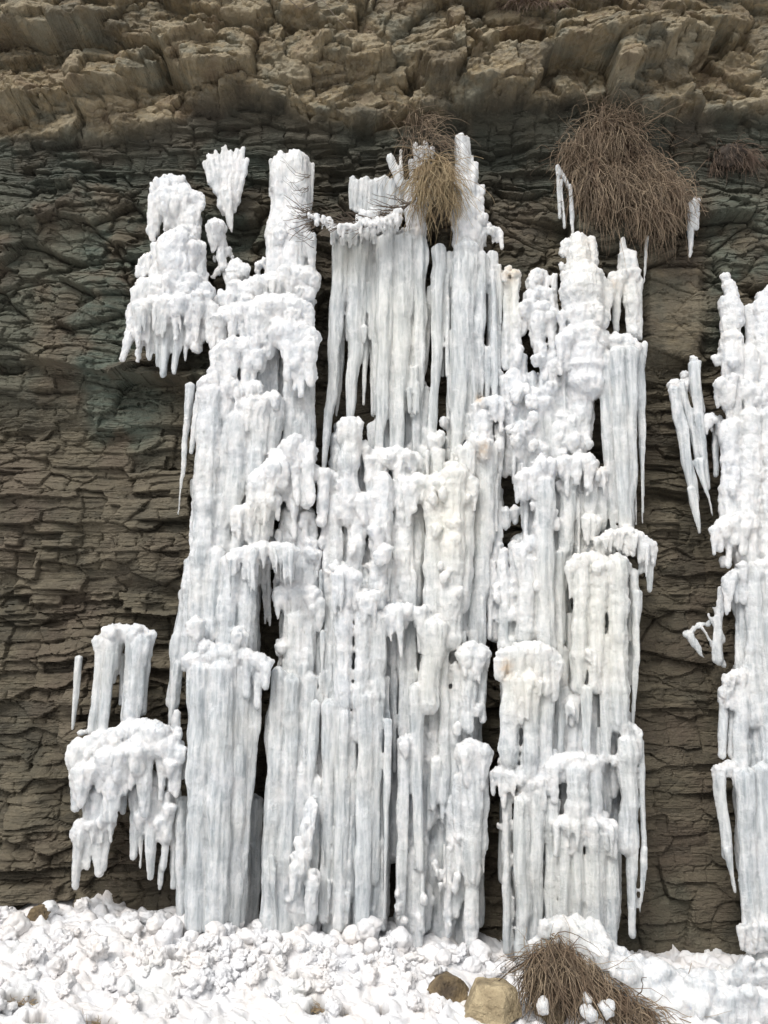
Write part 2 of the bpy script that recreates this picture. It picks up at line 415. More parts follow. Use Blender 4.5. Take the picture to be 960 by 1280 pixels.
# ------------------------------------------------------------------ ice
class Ice:
    """collects overlapping tubes and lumps, fuses them into one skin, then cuts that skin into its parts"""
    def __init__(s, seed):
        s.V = []; s.F = []; s.n = 0; s.prim = []   # prim: (p0, p1, r0, r1, frost, owner)
        s.rng = np.random.default_rng(seed); s.owners = []
    def dep(s, py): return .10 + .30 * min(1, max(0, (py - 200) / 900))
    def tube(s, pts, rad, owner=0, frost=.4, flat=.85, lump=.12, sides=12):
        """pts world (n,3), rad (n,)"""
        pts = np.array(pts, float); rad = np.array(rad, float)
        seg = np.linalg.norm(np.diff(pts, axis=0), axis=1); L = seg.sum()
        n = max(5, int(L / .022) + 2)
        cum = np.concatenate([[0], np.cumsum(seg)]) / max(L, 1e-6)
        t = np.linspace(0, 1, n)
        C = np.stack([np.interp(t, cum, pts[:, k]) for k in range(3)], 1)
        R = np.interp(t, cum, rad)
        sd = int(s.rng.integers(1e6))
        w = perlin(t * L * 9, 0 * t + .3, 0 * t + .7, sd) + .6 * perlin(t * L * 24, 0 * t, 0 * t, sd + 1)
        R2 = R * (1 + lump * 2.2 * w)
        C[:, 0] += R * .35 * perlin(t * L * 4, 0 * t + 5, 0 * t, sd + 2)
        C[:, 1] += R * .35 * perlin(t * L * 4, 0 * t + 9, 0 * t, sd + 3)
        # rounded ends
        a, bb = C[0] - (C[1] - C[0]) / np.linalg.norm(C[1] - C[0]) * R2[0] * .7, C[-1] + (C[-1] - C[-2]) / np.linalg.norm(C[-1] - C[-2]) * R2[-1] * .9
        C = np.vstack([a, C[0] * .6 + a * .4, C, C[-1] * .4 + bb * .6, bb]); R2 = np.concatenate([[R2[0] * .15, R2[0] * .72], R2, [R2[-1] * .72, R2[-1] * .15]])
        ang = np.linspace(0, 2 * math.pi, sides, endpoint=False) + s.rng.uniform(0, 1)
        d = C[-1] - C[0]; d /= np.linalg.norm(d)
        if abs(d[2]) > .55: e1 = np.array([1, 0, -d[0] / d[2]]); e1 /= np.linalg.norm(e1); e2 = np.cross(d, e1)
        else: e1 = np.array([0, 0, 1.]); e1 -= d * d.dot(e1); e1 /= np.linalg.norm(e1); e2 = np.cross(d, e1)
        m = len(C)
        ring = (np.cos(ang)[None, :, None] * e1 + flat * np.sin(ang)[None, :, None] * e2)
        V = C[:, None, :] + R2[:, None, None] * ring
        V = V.reshape(-1, 3)
        V = np.vstack([V, C[0], C[-1]])
        i = np.arange(m * sides).reshape(m, sides); j = np.roll(i, -1, axis=1)
        q = np.stack([i[:-1].ravel(), j[:-1].ravel(), j[1:].ravel(), i[1:].ravel()], 1)
        T = np.vstack([q[:, [0, 1, 2]], q[:, [0, 2, 3]],
                       np.stack([j[0], i[0], np.full(sides, m * sides)], 1), np.stack([i[-1], j[-1], np.full(sides, m * sides + 1)], 1)])
        s.V.append(V); s.F.append(T + s.n); s.n += len(V)
        k = max(1, min(8, n // 6))
        tt = np.linspace(0, 1, k + 1)
        P = np.stack([np.interp(tt, cum, pts[:, q]) for q in range(3)], 1); RR = np.interp(tt, cum, rad)
        for q in range(k): s.prim.append((P[q], P[q + 1], RR[q], RR[q + 1], frost, owner))
    def own(s, name, label=None):
        s.owners.append((name, label)); return len(s.owners)
    # --- all coordinates below are photo pixels unprojected to the ice's own depth
    def pt(s, px, py, dep): return W(px, py, -dep)
    def col(s, x0, y0, x1, y1, r0, r1, dd=0., name='ice_column', frost=.35, lump=.08, mid=None, dep=None, flat=.85, shape=1.0, label=None, dend=None):
        o = s.own(name, label) if name else 0
        if y1 > 1108 and r1 >= 4.5: y1 += 30
        n = 7; pts = []; rr = []
        d0 = (s.dep(y0) if dep is None else dep) + dd
        for k in range(n):
            t = k / (n - 1)
            if mid and t < .5: x = x0 + (mid[0] - x0) * t * 2; y = y0 + (mid[1] - y0) * t * 2
            elif mid: x = mid[0] + (x1 - mid[0]) * (t * 2 - 1); y = mid[1] + (y1 - mid[1]) * (t * 2 - 1)
            else: x = x0 + (x1 - x0) * t; y = y0 + (y1 - y0) * t
            d = d0 if dend is None else d0 + (dend - d0) * t
            pts.append(s.pt(x, y, d)); rr.append((r0 + (r1 - r0) * t ** shape) * mpp(y, -d))
        s.tube(pts, rr, o, frost, flat, lump)
        return o
    def ici(s, x0, y0, x1, y1, r0, r1=1.3, dd=.04, **k):
        k.setdefault('name', 'icicle'); k.setdefault('frost', .12); k.setdefault('lump', .05); k.setdefault('shape', 1.15)
        return s.col(x0, y0, x1, y1, r0, r1, dd, **k)
    def ledge(s, pl, r, dd=.06, name='frost_ledge', frost=1., fringe=0, flen=(10, 40), fr=(2.5, 5)):
        o = s.own(name) if name else 0
        pl = [tuple(p) for p in pl]
        L = sum(math.dist(pl[k], pl[k + 1]) for k in range(len(pl) - 1))
        n = max(2, int(L / (r * .75)) + 1)
        acc = [0]
        for k in range(len(pl) - 1): acc.append(acc[-1] + math.dist(pl[k], pl[k + 1]))
        for k in range(n):
            q = k / (n - 1) * L if n > 1 else 0
            x = float(np.interp(q, acc, [p[0] for p in pl])); y = float(np.interp(q, acc, [p[1] for p in pl]))
            s.lump(x + s.rng.normal(0, r * .2), y + s.rng.normal(0, r * .28), r * s.rng.uniform(.5, 1.15), dd * .8 + s.rng.uniform(-.03, .04), o, frost)
            for _ in range(2):
                ll = r * s.rng.uniform(1.2, 4.2); xx = x + s.rng.uniform(-.7, .7) * r
                s.col(xx, y, xx + s.rng.normal(0, 1), y + ll, r * s.rng.uniform(.35, .6), r * s.rng.uniform(.1, .35), dd + s.rng.uniform(-.03, .02), name=None, frost=frost * .75, dep=s.dep(y), lump=.14)
                for z_ in range(-min(8, 8), 0):
                    if len(s.prim) + z_ >= 0 and s.prim[z_][5] == 0 and abs(s.prim[z_][0][0] - W(xx, y, -.2)[0]) < .05: s.prim[z_] = s.prim[z_][:5] + (o,)
            if k < n - 1:
                x2 = float(np.interp((k + 1) / (n - 1) * L, acc, [p[0] for p in pl])); y2 = float(np.interp((k + 1) / (n - 1) * L, acc, [p[1] for p in pl]))
                s.col(x, y, x2, y2, r * .75, r * .75, dd - .02, name=None, frost=frost, dep=s.dep(y))
                a = s.prim[-1]; s.prim[-1] = a[:5] + (o,)
        for k in range(fringe):
            q = s.rng.uniform(0, L); x = float(np.interp(q, acc, [p[0] for p in pl])); y = float(np.interp(q, acc, [p[1] for p in pl]))
            l = s.rng.uniform(*flen)
            s.col(x, y + r * .3, x + s.rng.uniform(-3, 3), y + r * .5 + l, s.rng.uniform(*fr), 1.2, dd + s.rng.uniform(0, .05), name=None, frost=.3, dep=s.dep(y))
        return o
    def lump(s, x, y, r, dd=.05, o=None, frost=1., name='frost_knob', tall=1.0):
        """a cauliflower lump: several balls"""
        if o is None: o = s.own(name) if name else 0
        dep = s.dep(y) + dd
        m = mpp(y, -dep)
        for k in range(6):
            a = s.rng.uniform(0, 2 * math.pi); q = s.rng.uniform(.0, .55) * r
            cx, cy = x + q * math.cos(a), y + q * math.sin(a) * tall
            rr = r * s.rng.uniform(.42, .72) * m
            p = np.array(s.pt(cx, cy, dep + s.rng.uniform(-.3, .5) * r * m))
            s.tube([p + (0, 0, rr * .15), p - (0, 0, rr * s.rng.uniform(.4, 1.9))], [rr, rr * s.rng.uniform(.45, .85)], o, frost, 1.0, .08, 12)
    def fill(s, poly, n, r=(5, 12), holes=(), dd=(-.06, .03), ln=(50, 200), capp=.75, frost=(.2, .7), margin=2.):
        """strands hanging inside a silhouette, each starting with a frosted head"""
        poly = np.array(poly, float); poly[poly[:, 1] > 1108, 1] += 26; P2 = np.roll(poly, -1, axis=0)
        def inside(x, y):
            c = False
            for (ax, ay), (bx, by) in zip(poly, P2):
                if (ay > y) != (by > y) and x < (bx - ax) * (y - ay) / (by - ay) + ax: c = not c
            return c and not any(math.hypot((x - hx) / hw, (y - hy) / hh) < 1 for hx, hy, hw, hh in holes)
        x0, y0 = poly.min(0); x1, y1 = poly.max(0)
        k = 0; tries = 0
        while k < n and tries < n * 40:
            tries += 1
            x = s.rng.uniform(x0, x1); y = s.rng.uniform(y0, y1); R = s.rng.uniform(*r)
            if not (inside(x - R - margin, y + R) and inside(x + R + margin, y + R) and inside(x, y - R * .5)): continue
            L = s.rng.uniform(*ln); ye = y; lean = s.rng.normal(0, .02)
            while ye < y + L and inside(x - R * .6 + lean * (ye - y), ye + 6) and inside(x + R * .6 + lean * (ye - y), ye + 6): ye += 6
            if ye - y < 18: continue
            d = s.rng.uniform(*dd); f = s.rng.uniform(*frost)
            s.col(x, y, x + lean * (ye - y), ye, R, R * s.rng.uniform(.25, .8), d, name=None, frost=f, lump=.07, dend=s.dep(ye) + d - .02)
            if s.rng.random() < capp * .5: s.lump(x, y, R * s.rng.uniform(.8, 1.15), d + .01, 0, .9)
            k += 1
    def back(s, poly, holes, r=(11, 16), n=60, dd=(-.16, -.10)):
        s.fill(poly, n, r, holes, dd, (120, 420), 0, (.1, .45), 0)
    def knobs(s, poly, n, r=(3, 7), dd=(.0, .08), holes=()):
        poly = np.array(poly, float); P2 = np.roll(poly, -1, axis=0); x0, y0 = poly.min(0); x1, y1 = poly.max(0)
        n = int(n * .6); k = 0; t = 0
        while k < n and t < n * 40:
            t += 1; x = s.rng.uniform(x0, x1); y = s.rng.uniform(y0, y1); c = False
            for (ax, ay), (bx, by) in zip(poly, P2):
                if (ay > y) != (by > y) and x < (bx - ax) * (y - ay) / (by - ay) + ax: c = not c
            if not c or any(math.hypot((x - hx) / hw, (y - hy) / hh) < 1 for hx, hy, hw, hh in holes): continue
            s.lump(x, y, s.rng.uniform(*r), s.rng.uniform(*dd), 0, 1., tall=1.4); k += 1
    def bake(s, name, label, cat, foot, voxel=.0098, group=None, amp=1.0):
        V = np.vstack(s.V); F = np.vstack(s.F)
        me = mesh_np('tmp', V, F)
        o = bpy.data.objects.new('tmp', me); COL.objects.link(o)
        md = o.modifiers.new('r', 'REMESH'); md.mode = 'VOXEL'; md.voxel_size = voxel; md.use_smooth_shade = True
        dg = bpy.context.evaluated_depsgraph_get(); ev = o.evaluated_get(dg)
        m2 = bpy.data.meshes.new_from_object(ev)
        bpy.data.objects.remove(o); bpy.data.meshes.remove(me)
        n = len(m2.vertices); ne = len(m2.edges); E = np.empty(ne * 2, np.int32); m2.edges.foreach_get('vertices', E); E = E.reshape(-1, 2)
        lab = np.arange(n)
        for _ in range(200):
            m_ = np.minimum(lab[E[:, 0]], lab[E[:, 1]]); l2 = lab.copy(); np.minimum.at(l2, E[:, 0], m_); np.minimum.at(l2, E[:, 1], m_); l2 = l2[l2]; l2 = l2[l2]
            if (l2 == lab).all(): break
            lab = l2
        cc = np.bincount(lab, minlength=n); keepv = (cc[lab] > min(.012 * n, 900)) | (cc[lab] == cc.max())
        co = np.empty(n * 3, np.float32); m2.vertices.foreach_get('co', co); co = co.reshape(-1, 3).astype(float)
        no = np.empty(n * 3, np.float32); m2.vertices.foreach_get('normal', no); no = no.reshape(-1, 3)
        # nearest primitive -> frost and owner
        A = np.array([p[0] for p in s.prim]); B = np.array([p[1] for p in s.prim]); R0 = np.array([p[2] for p in s.prim]); R1 = np.array([p[3] for p in s.prim])
        FR = np.array([p[4] for p in s.prim]); OW = np.array([p[5] for p in s.prim])
        best = np.full(n, 9.); fs = np.zeros(n); fw = np.zeros(n); ow = np.zeros(n, int)
        order = np.argsort(co[:, 2], kind='stable'); zs_ = co[order, 2]; cs = co[order]
        for k in range(len(A)):
            lo = np.minimum(A[k], B[k]) - max(R0[k], R1[k]) - .07; hi = np.maximum(A[k], B[k]) + max(R0[k], R1[k]) + .07
            ia, ib = np.searchsorted(zs_, lo[2]), np.searchsorted(zs_, hi[2])
            q = cs[ia:ib]; mk = (q[:, 0] > lo[0]) & (q[:, 0] < hi[0]) & (q[:, 1] > lo[1]) & (q[:, 1] < hi[1])
            I = order[ia:ib][mk]
            if not len(I): continue
            p = co[I]; ab = B[k] - A[k]; t = np.clip((p - A[k]) @ ab / max(ab @ ab, 1e-9), 0, 1)
            dist = np.linalg.norm(p - A[k] - t[:, None] * ab, axis=1) - (R0[k] + (R1[k] - R0[k]) * t)
            w = np.exp(-np.clip(dist, -.03, .2) / .012)
            fs[I] += w * FR[k]; fw[I] += w
            bb = dist < best[I]
            J = I[bb]; best[J] = dist[bb]; ow[J] = OW[k]
        frost = fs / np.maximum(fw, 1e-6)
        x, y, z = co.T
        up = np.clip(no[:, 2], -1, 1)
        fm = np.clip(frost * (1 - .3 * sstep(560, 800, pix(x, y, z)[1])) + .35 * fbm(x * 5, y * 5, z * 3, 2, 301) + .25 * np.clip(up, 0, 1), 0, 1)
        fl = .017 * perlin(x * 24, y * 24, z * 1.7, 311) + .007 * perlin(x * 55, y * 55, z * 4, 313)
        bl = .020 * (np.abs(perlin(x * 13, y * 13, z * 4, 321)) - .18) + .015 * (np.abs(perlin(x * 31, y * 31, z * 11, 323)) - .18) + .011 * (np.abs(perlin(x * 64, y * 64, z * 30, 325)) - .15)
        dsp = amp * (fl * (1 - .6 * fm) + bl * fm * 1.15)
        co = co + no * dsp[:, None]
        m2.vertices.foreach_set('co', co.astype(np.float32).ravel()); m2.update()
        m2.vertices.foreach_get('normal', (nn := np.empty(n * 3, np.float32))); nn = nn.reshape(-1, 3)
        px, py = pix(*co.T)
        stain = np.zeros(n); warm = np.zeros(n)
        for sx, sy, rx, ry, st in STAINS: stain = np.maximum(stain, st * np.exp(-((px - sx) / rx) ** 2 - ((py - sy) / ry) ** 2))
        for sx, sy, rx, ry, st in WARMS: warm = np.maximum(warm, st * np.exp(-((px - sx) / rx) ** 2 - ((py - sy) / ry) ** 2))
        nf = len(m2.polygons)
        lt = np.empty(nf, np.int32); m2.polygons.foreach_get('loop_total', lt)
        li = np.empty(len(m2.loops), np.int32); m2.loops.foreach_get('vertex_index', li)
        assert (lt == 4).all()
        Q = li.reshape(-1, 4)
        Q = Q[keepv[Q[:, 0]]]; fo = ow[Q[:, 0]]
        root = empty(name, foot); props(root, label, cat, group)
        off = np.array(foot)
        for k in range(0, len(s.owners) + 1):
            sel = Q[fo == k]
            if len(sel) < 12: continue
            ids, inv = np.unique(sel.ravel(), return_inverse=True)
            nm, lb = ('ice_sheet', None) if k == 0 else s.owners[k - 1]
            mm = mesh_np(nm, co[ids] - off, inv.reshape(-1, 4))
            mm.normals_split_custom_set_from_vertices(nn[ids].tolist())
            attr(mm, 'frost', fm[ids]); attr(mm, 'stain', stain[ids]); attr(mm, 'warm', warm[ids])
            c = link(nm, mm, root, M_ICE)
            if lb: c['label'] = lb
        bpy.data.meshes.remove(m2)
        print(name, 'verts', n, 'parts', len(root.children), round(time.time() - T0, 1))
        return root
STAINS = [(600, 500, 6, 7, .8), (604, 562, 7, 9, .9), (638, 340, 12, 12, .45), (632, 835, 9, 13, .7), (645, 340, 14, 8, .4), (752, 590, 10, 12, .25), (520, 288, 6, 6, .3), (735, 310, 14, 20, .15), (770, 355, 8, 8, .3)]
WARMS = [(560, 640, 45, 110, .9), (500, 420, 60, 110, .55), (740, 760, 60, 120, .8), (660, 850, 40, 60, .8), (770, 360, 40, 50, .6), (730, 330, 30, 50, .5), (640, 360, 15, 50, .9), (550, 830, 40, 80, .5), (700, 1080, 80, 80, .4), (320, 640, 40, 40, .3), (440, 320, 40, 30, .7)]

# ---- (1) splayed spray of ice, top left
a = Ice(1)
for x0, y0, x1, y1, r0, r1 in [(279, 184, 283, 262, 3, 9), (270, 188, 280, 258, 3, 9), (262, 194, 274, 240, 4, 9), (288, 190, 287, 250, 3, 9), (296, 186, 289, 250, 2.5, 8),
                              (304, 184, 293, 245, 3, 8), (308, 200, 294, 250, 2.5, 7), (257, 203, 268, 232, 4, 7), (282, 182, 286, 240, 2, 7), (300, 205, 290, 262, 3, 7)]:
    a.col(x0, y0, x1, y1, r0, r1, .05, name='ice_spike', frost=.6, lump=.12)
a.col(282, 240, 290, 290, 10, 1.6, .05, frost=.4, name='icicle'); a.col(280, 235, 279, 268, 9, 3, .03, name='icicle', frost=.5)
a.bake('ice_spray', 'small fan of splayed white ice spikes narrowing to a point, above the round knob', 'ice', W(288, 292, -.14), .009)
# ---- (2) tiered cascade, upper left
a = Ice(2)
a.ledge([(196, 236), (212, 224), (228, 232)], 10, .04); a.ledge([(200, 246), (225, 240), (248, 250)], 13, .08)
a.col(203, 245, 190, 292, 12, 7, .04, frost=.8, lump=.15); a.col(212, 250, 207, 288, 8, 3, .05, frost=.7); a.col(228, 250, 228, 290, 12, 8, .05, frost=.9)
a.col(238, 262, 240, 305, 11, 12, .06, frost=1., lump=.15)
a.ledge([(205, 308), (222, 298), (234, 312)], 17, .12); a.col(222, 300, 222, 350, 23, 23, .12, frost=.9)
a.col(204, 310, 199, 350, 10, 12, .09, frost=.9, name=None)
a.col(248, 308, 251, 360, 10, 11, .08, frost=1., lump=.16); a.ledge([(192, 318), (180, 324), (175, 338)], 6, .04)
a.ledge([(176, 362), (200, 354), (230, 354), (256, 368)], 14, .16); a.ledge([(170, 384), (200, 376), (235, 376), (260, 382)], 13, .17, fringe=8)
a.fill([(168, 350), (258, 350), (268, 400), (250, 410), (165, 410)], 26, (7, 11), dd=(.04, .12), ln=(30, 60))
for x0, y0, x1, y1, r0, r1, f in [(172, 385, 153, 450, 10, 3.5, .9), (178, 395, 172, 452, 8, 2.5, .8), (186, 385, 187, 448, 9, 4, .3), (198, 385, 196, 458, 8, 2.5, .2), (208, 385, 204, 468, 10, 5, .2),
                                 (228, 385, 218, 466, 9, 3.5, .2), (216, 385, 213, 440, 8, 2, .2), (235, 392, 232, 450, 5, 1.6, .3), (243, 385, 246, 436, 9, 7, .9), (255, 385, 252, 425, 9, 5, .9), (262, 380, 264, 398, 6, 3, .9)]:
    a.ici(x0, y0, x1, y1, r0, r1, .12, frost=f, lump=.12 if f > .5 else .05)
a.bake('frozen_cascade', 'small tiered white ice cascade high on the rock, ending in a fringe of stubby icicles', 'frozen waterfall', W(210, 470, -.25), .0095)
# ---- (3) round knob
a = Ice(3)
a.lump(271, 283, 16, .06, frost=.9); a.col(271, 285, 266, 315, 13, 2.5, .06, frost=.8, name='icicle'); a.col(276, 296, 279, 336, 8, 4, .03, frost=1., lump=.2, name='icicle'); a.lump(285, 312, 6, .02)
a.knobs([(260, 325), (292, 310), (292, 345), (265, 350)], 10, (3, 5), (-.03, .03))
a.bake('frozen_drip', 'round white knob of ice with a short drip, just under the fan of spikes', 'ice', W(272, 335, -.14), .009)

# ---- (4) left frozen fall
a = Ice(4)
a.col(352, 200, 347, 345, 12, 16, .02, frost=.75, lump=.04); a.col(370, 197, 366, 345, 15, 18, .05, frost=.75, lump=.05); a.col(382, 198, 378, 340, 6, 10, .03, frost=.5)
for x, y, r in [(344, 196, 4), (352, 192, 4), (361, 195, 4), (371, 191, 5), (379, 194, 4), (385, 200, 3)]: a.col(x, y, x - 1, y + 40, r * .7, r * 1.6, .04, name='ice_spike', frost=.6)
a.ici(339, 200, 338, 245, 2.5, 2, .0); a.ici(391, 205, 384, 300, 3, 2, .01, frost=.3)
a.ledge([(347, 292), (366, 287), (380, 295)], 12, .06)
a.ledge([(280, 374), (300, 364), (330, 354), (362, 345), (386, 342)], 14, .10, fringe=10, flen=(14, 40))
a.ledge([(286, 340), (296, 328), (306, 338)], 9, .02); a.ledge([(322, 332), (330, 326)], 6, -.02); a.lump(292, 350, 12, .03)
a.ledge([(275, 400), (295, 390), (315, 384)], 17, .14); a.ledge([(325, 385), (350, 380), (372, 388)], 20, .18); a.ledge([(345, 415), (372, 412), (388, 425)], 19, .2)
a.ledge([(280, 440), (300, 432), (318, 440)], 18, .16); a.ledge([(375, 345), (384, 380)], 12, .08)
LA = [(280, 350), (385, 345), (392, 420), (398, 470), (398, 560), (396, 620), (392, 660), (400, 700), (402, 800), (410, 900), (410, 1000), (405, 1130), (335, 1140), (322, 1100), (325, 1000), (336, 900), (342, 832), (330, 828),
      (325, 880), (316, 960), (312, 1040), (302, 1120), (240, 1125), (232, 1000), (234, 830), (222, 830), (228, 740), (238, 600), (248, 500), (262, 466), (272, 450), (268, 390)]
HA = [(338, 745, 13, 42), (338, 800, 12, 30), (346, 660, 6, 20), (311, 472, 5, 5), (326, 905, 8, 75), (317, 960, 8, 50), (352, 715, 3, 14)]
a.back(LA, HA, n=110); a.fill(LA, 70, (1.8, 3.4), HA, (.03, .09), (40, 150), 0, (.1, .4), 1); a.fill(LA, 190, (5, 11), HA, (-.07, .05), (90, 330), .6, (.2, .8))
a.ledge([(262, 480), (276, 472), (290, 482)], 15, .14)
for q in [(264, 490, 248, 830, 17, 14, .13), (286, 490, 272, 790, 13, 14, .10), (240, 700, 234, 830, 10, 9, .02), (300, 520, 292, 650, 15, 12, .12), (324, 505, 316, 640, 14, 9, .14), (344, 500, 338, 575, 13, 7, .10),
          (384, 480, 386, 575, 11, 9, .02), (364, 480, 360, 565, 11, 8, .05), (300, 640, 296, 690, 11, 8, .14), (320, 636, 316, 685, 10, 7, .15), (336, 632, 328, 682, 8, 5, .14),
          (290, 700, 284, 815, 14, 15, .15), (310, 700, 306, 820, 12, 11, .15), (272, 690, 262, 800, 12, 14, .10), (365, 640, 362, 760, 13, 13, .02), (384, 660, 384, 800, 13, 13, .02), (372, 770, 368, 1000, 15, 15, .02)]:
    a.col(*q[:6], q[6], frost=.4, lump=.07)
a.col(318, 1000, 310, 1150, 11, 12, -.16, frost=.3); a.col(306, 1060, 304, 1150, 9, 10, -.12, frost=.3)
a.ici(238, 482, 223, 643, 5.5, 1.6, .02, frost=.3); a.ici(251, 484, 239, 566, 6, 2.5, .06, frost=.3); a.col(229, 740, 216, 880, 7, 9, -.02, frost=.3); a.ici(222, 830, 212, 910, 8, 2.5, -.02)
a.ledge([(300, 488), (320, 480)], 8, .18); a.ledge([(305, 504), (325, 500), (345, 494)], 9, .18)
a.ledge([(322, 606), (340, 588), (360, 570), (382, 560)], 18, .20); a.ledge([(345, 600), (370, 590), (390, 590)], 19, .13); a.ledge([(375, 630), (385, 650)], 14, .03)
a.ledge([(296, 640), (320, 632), (342, 622)], 10, .2); a.ledge([(286, 698), (300, 690), (330, 684), (364, 686)], 9, .22, fringe=12, flen=(15, 55)); a.ledge([(355, 665), (378, 664), (392, 690)], 11, .05)
a.ledge([(355, 740), (378, 735), (396, 760)], 13, .06); a.lump(247, 778, 16, .2); a.ledge([(240, 830), (265, 820), (300, 815), (326, 830)], 14, .22); a.ledge([(350, 806), (362, 800)], 8, .0)
a.lump(256, 805, 13, .2); a.lump(300, 792, 13, .2)
for q in [(252, 835, 245, 1128, 17, 14, .20), (278, 835, 270, 1130, 18, 15, .22), (300, 835, 290, 1135, 14, 10, .16), (321, 838, 304, 1095, 9, 4, .14), (310, 850, 298, 1120, 10, 9, .10),
          (348, 840, 336, 1140, 12, 13, .08), (364, 850, 352, 1140, 12, 12, .08), (380, 830, 372, 1000, 9, 9, .05), (394, 880, 386, 1000, 7, 6, .10), (228, 1000, 226, 1115, 9, 7, .02), (222, 1010, 218, 1085, 7, 2, .0)]:
    a.col(*q[:6], q[6], frost=.18, lump=.04)
a.ledge([(391, 1006), (382, 1040)], 9, .16, name='frost_knob'); a.ledge([(378, 1052), (372, 1090)], 11, .14, name='frost_knob'); a.ledge([(392, 1090), (388, 1120)], 9, .14, name='frost_knob')
a.knobs([(326, 690), (354, 690), (356, 820), (328, 826)], 16, (2.5, 4.5), (-.08, .0), [(338, 745, 6, 20)])
for x in (330, 336, 345, 350): a.ici(x, 700, x + 1, 750 + (x * 7) % 40, 3.5, 1.6, -.06, frost=.7, lump=.2)
a.bake('frozen_waterfall', 'tall white frozen fall on the left, dark slit dividing its lower half', 'frozen waterfall', W(300, 1140, -.45))

# ---- (5) centre curtain
a = Ice(5)
for q in [(487, 196, 502, 232, 5, 6, .03), (500, 188, 502, 228, 2, 3, .02), (513, 200, 520, 250, 3, 8, .03), (519, 180, 524, 250, 2.5, 8, .03), (526, 184, 528, 250, 3, 7, .05), (532, 178, 531, 250, 2.5, 7, .03), (540, 184, 536, 250, 2.5, 7, .03),
          (575, 171, 580, 235, 7, 12, .06), (583, 172, 583, 225, 4, 9, .04), (590, 196, 584, 235, 3, 7, .05), (595, 204, 586, 245, 3.5, 8, .06)]:
    a.col(*q[:6], q[6], name='ice_spike', frost=.5, lump=.08)
a.col(582, 225, 582, 320, 14, 17, .06, frost=.6, lump=.12); a.col(592, 240, 594, 320, 11, 12, .04, frost=.7, lump=.14); a.lump(600, 236, 8, .05); a.lump(601, 248, 7, .05); a.lump(603, 272, 8, .05); a.ledge([(598, 290), (612, 284), (624, 292)], 6, .03)
a.ici(625, 290, 627, 310, 4, 3, .03, frost=.8, lump=.2)
a.ledge([(514, 240), (520, 262), (522, 290)], 13, .04)
for k in range(14): a.ici(440 + k * 6, 222 + (k * 5) % 7, 438 + k * 6, 262 + (k * 11) % 9, 4.5, 3, -.04, frost=.15)
a.ledge([(414, 285), (430, 288), (450, 284), (475, 280), (498, 272)], 5.5, .16, fringe=8, flen=(10, 25)); a.ledge([(450, 270), (468, 266)], 7, .1); a.ledge([(420, 296), (460, 296), (520, 292)], 8, .06)
a.ici(404, 285, 406, 325, 6, 1.6, .02, frost=.6); a.lump(403, 282, 7, .02)
for q in [(427, 300, 405, 590, 11, 2.2, .06, (417, 460)), (447, 300, 438, 530, 12, 3.5, .06, (443, 440)), (463, 305, 454, 506, 8, 1.6, .02, None), (482, 300, 473, 606, 12, 4, .10, (480, 430)), (505, 300, 496, 592, 15, 4.5, .08, (503, 430)),
          (523, 300, 519, 570, 12, 4, .05, (524, 440)), (491, 440, 489, 560, 5, 2.5, .03, None), (549, 310, 537, 590, 9, 3.5, .07, (546, 440)), (556, 345, 546, 480, 7, 1.8, .03, None), (564, 330, 553, 470, 6, 2, -.02, None),
          (583, 310, 568, 606, 17, 5.5, .09, (577, 450)), (600, 320, 591, 540, 11, 7, .07, (597, 430)), (570, 330, 560, 560, 7, 3, .0, None), (540, 360, 530, 470, 6, 2, -.03, None), (614, 318, 618, 480, 7, 4, .03, None), (625, 340, 621, 492, 4.5, 2, .03, None),
          (471, 330, 466, 520, 7, 3, -.02, None), (433, 320, 421, 520, 7, 2, -.02, None)]:
    r0 = q[4]
    a.ici(q[0], q[1], q[2], q[3], q[4], q[5], q[6], mid=q[7], frost=.08, shape=1.5, lump=.035)
a.fill([(412, 290), (528, 290), (528, 520), (466, 520), (462, 430), (412, 430)], 34, (2, 4), dd=(.0, .07), ln=(80, 220), capp=0, frost=(.0, .15), margin=0)
a.fill([(545, 310), (628, 310), (628, 520), (560, 520)], 26, (2, 4), dd=(.0, .07), ln=(70, 200), capp=0, frost=(.0, .2), margin=0)
a.fill([(415, 290), (528, 290), (528, 470), (470, 480), (462, 400), (415, 400)], 40, (5, 9), dd=(-.07, .0), ln=(60, 170), capp=0, frost=(.0, .15), margin=0)
a.fill([(470, 430), (528, 430), (604, 440), (604, 560), (470, 580)], 26, (5, 9), dd=(-.12, -.06), ln=(50, 130), capp=.35, frost=(.1, .6), margin=0)
a.fill([(545, 310), (605, 310), (603, 480), (572, 480), (552, 390)], 18, (5, 8), dd=(-.06, .0), ln=(60, 150), capp=0, frost=(.0, .15), margin=0)
a.fill([(606, 300), (628, 330), (632, 500), (604, 500)], 12, (3, 6), dd=(-.05, .03), ln=(50, 120), frost=(.3, .8), margin=0)
CA = [(426, 530), (452, 535), (470, 560), (520, 560), (560, 540), (600, 500), (640, 500), (632, 600), (618, 700), (608, 760), (602, 830), (612, 880), (610, 1000), (602, 1140), (560, 1150), (500, 1140), (420, 1140), (392, 1120), (398, 900), (398, 700), (394, 620), (410, 585)]
HC = [(493, 930, 3.5, 130), (493, 1080, 5, 80), (458, 500, 12, 28), (395, 820, 3, 30), (548, 1040, 10, 12), (545, 1065, 8, 12), (555, 1120, 10, 10), (585, 1160, 10, 14), (540, 1140, 10, 7), (618, 740, 6, 50), (532, 690, 3, 60)]
CB = [(383, 570), (402, 540), (426, 520), (600, 500), (645, 500), (632, 600), (622, 700), (612, 760), (604, 830), (612, 880), (610, 1000), (602, 1140), (500, 1150), (383, 1130)]
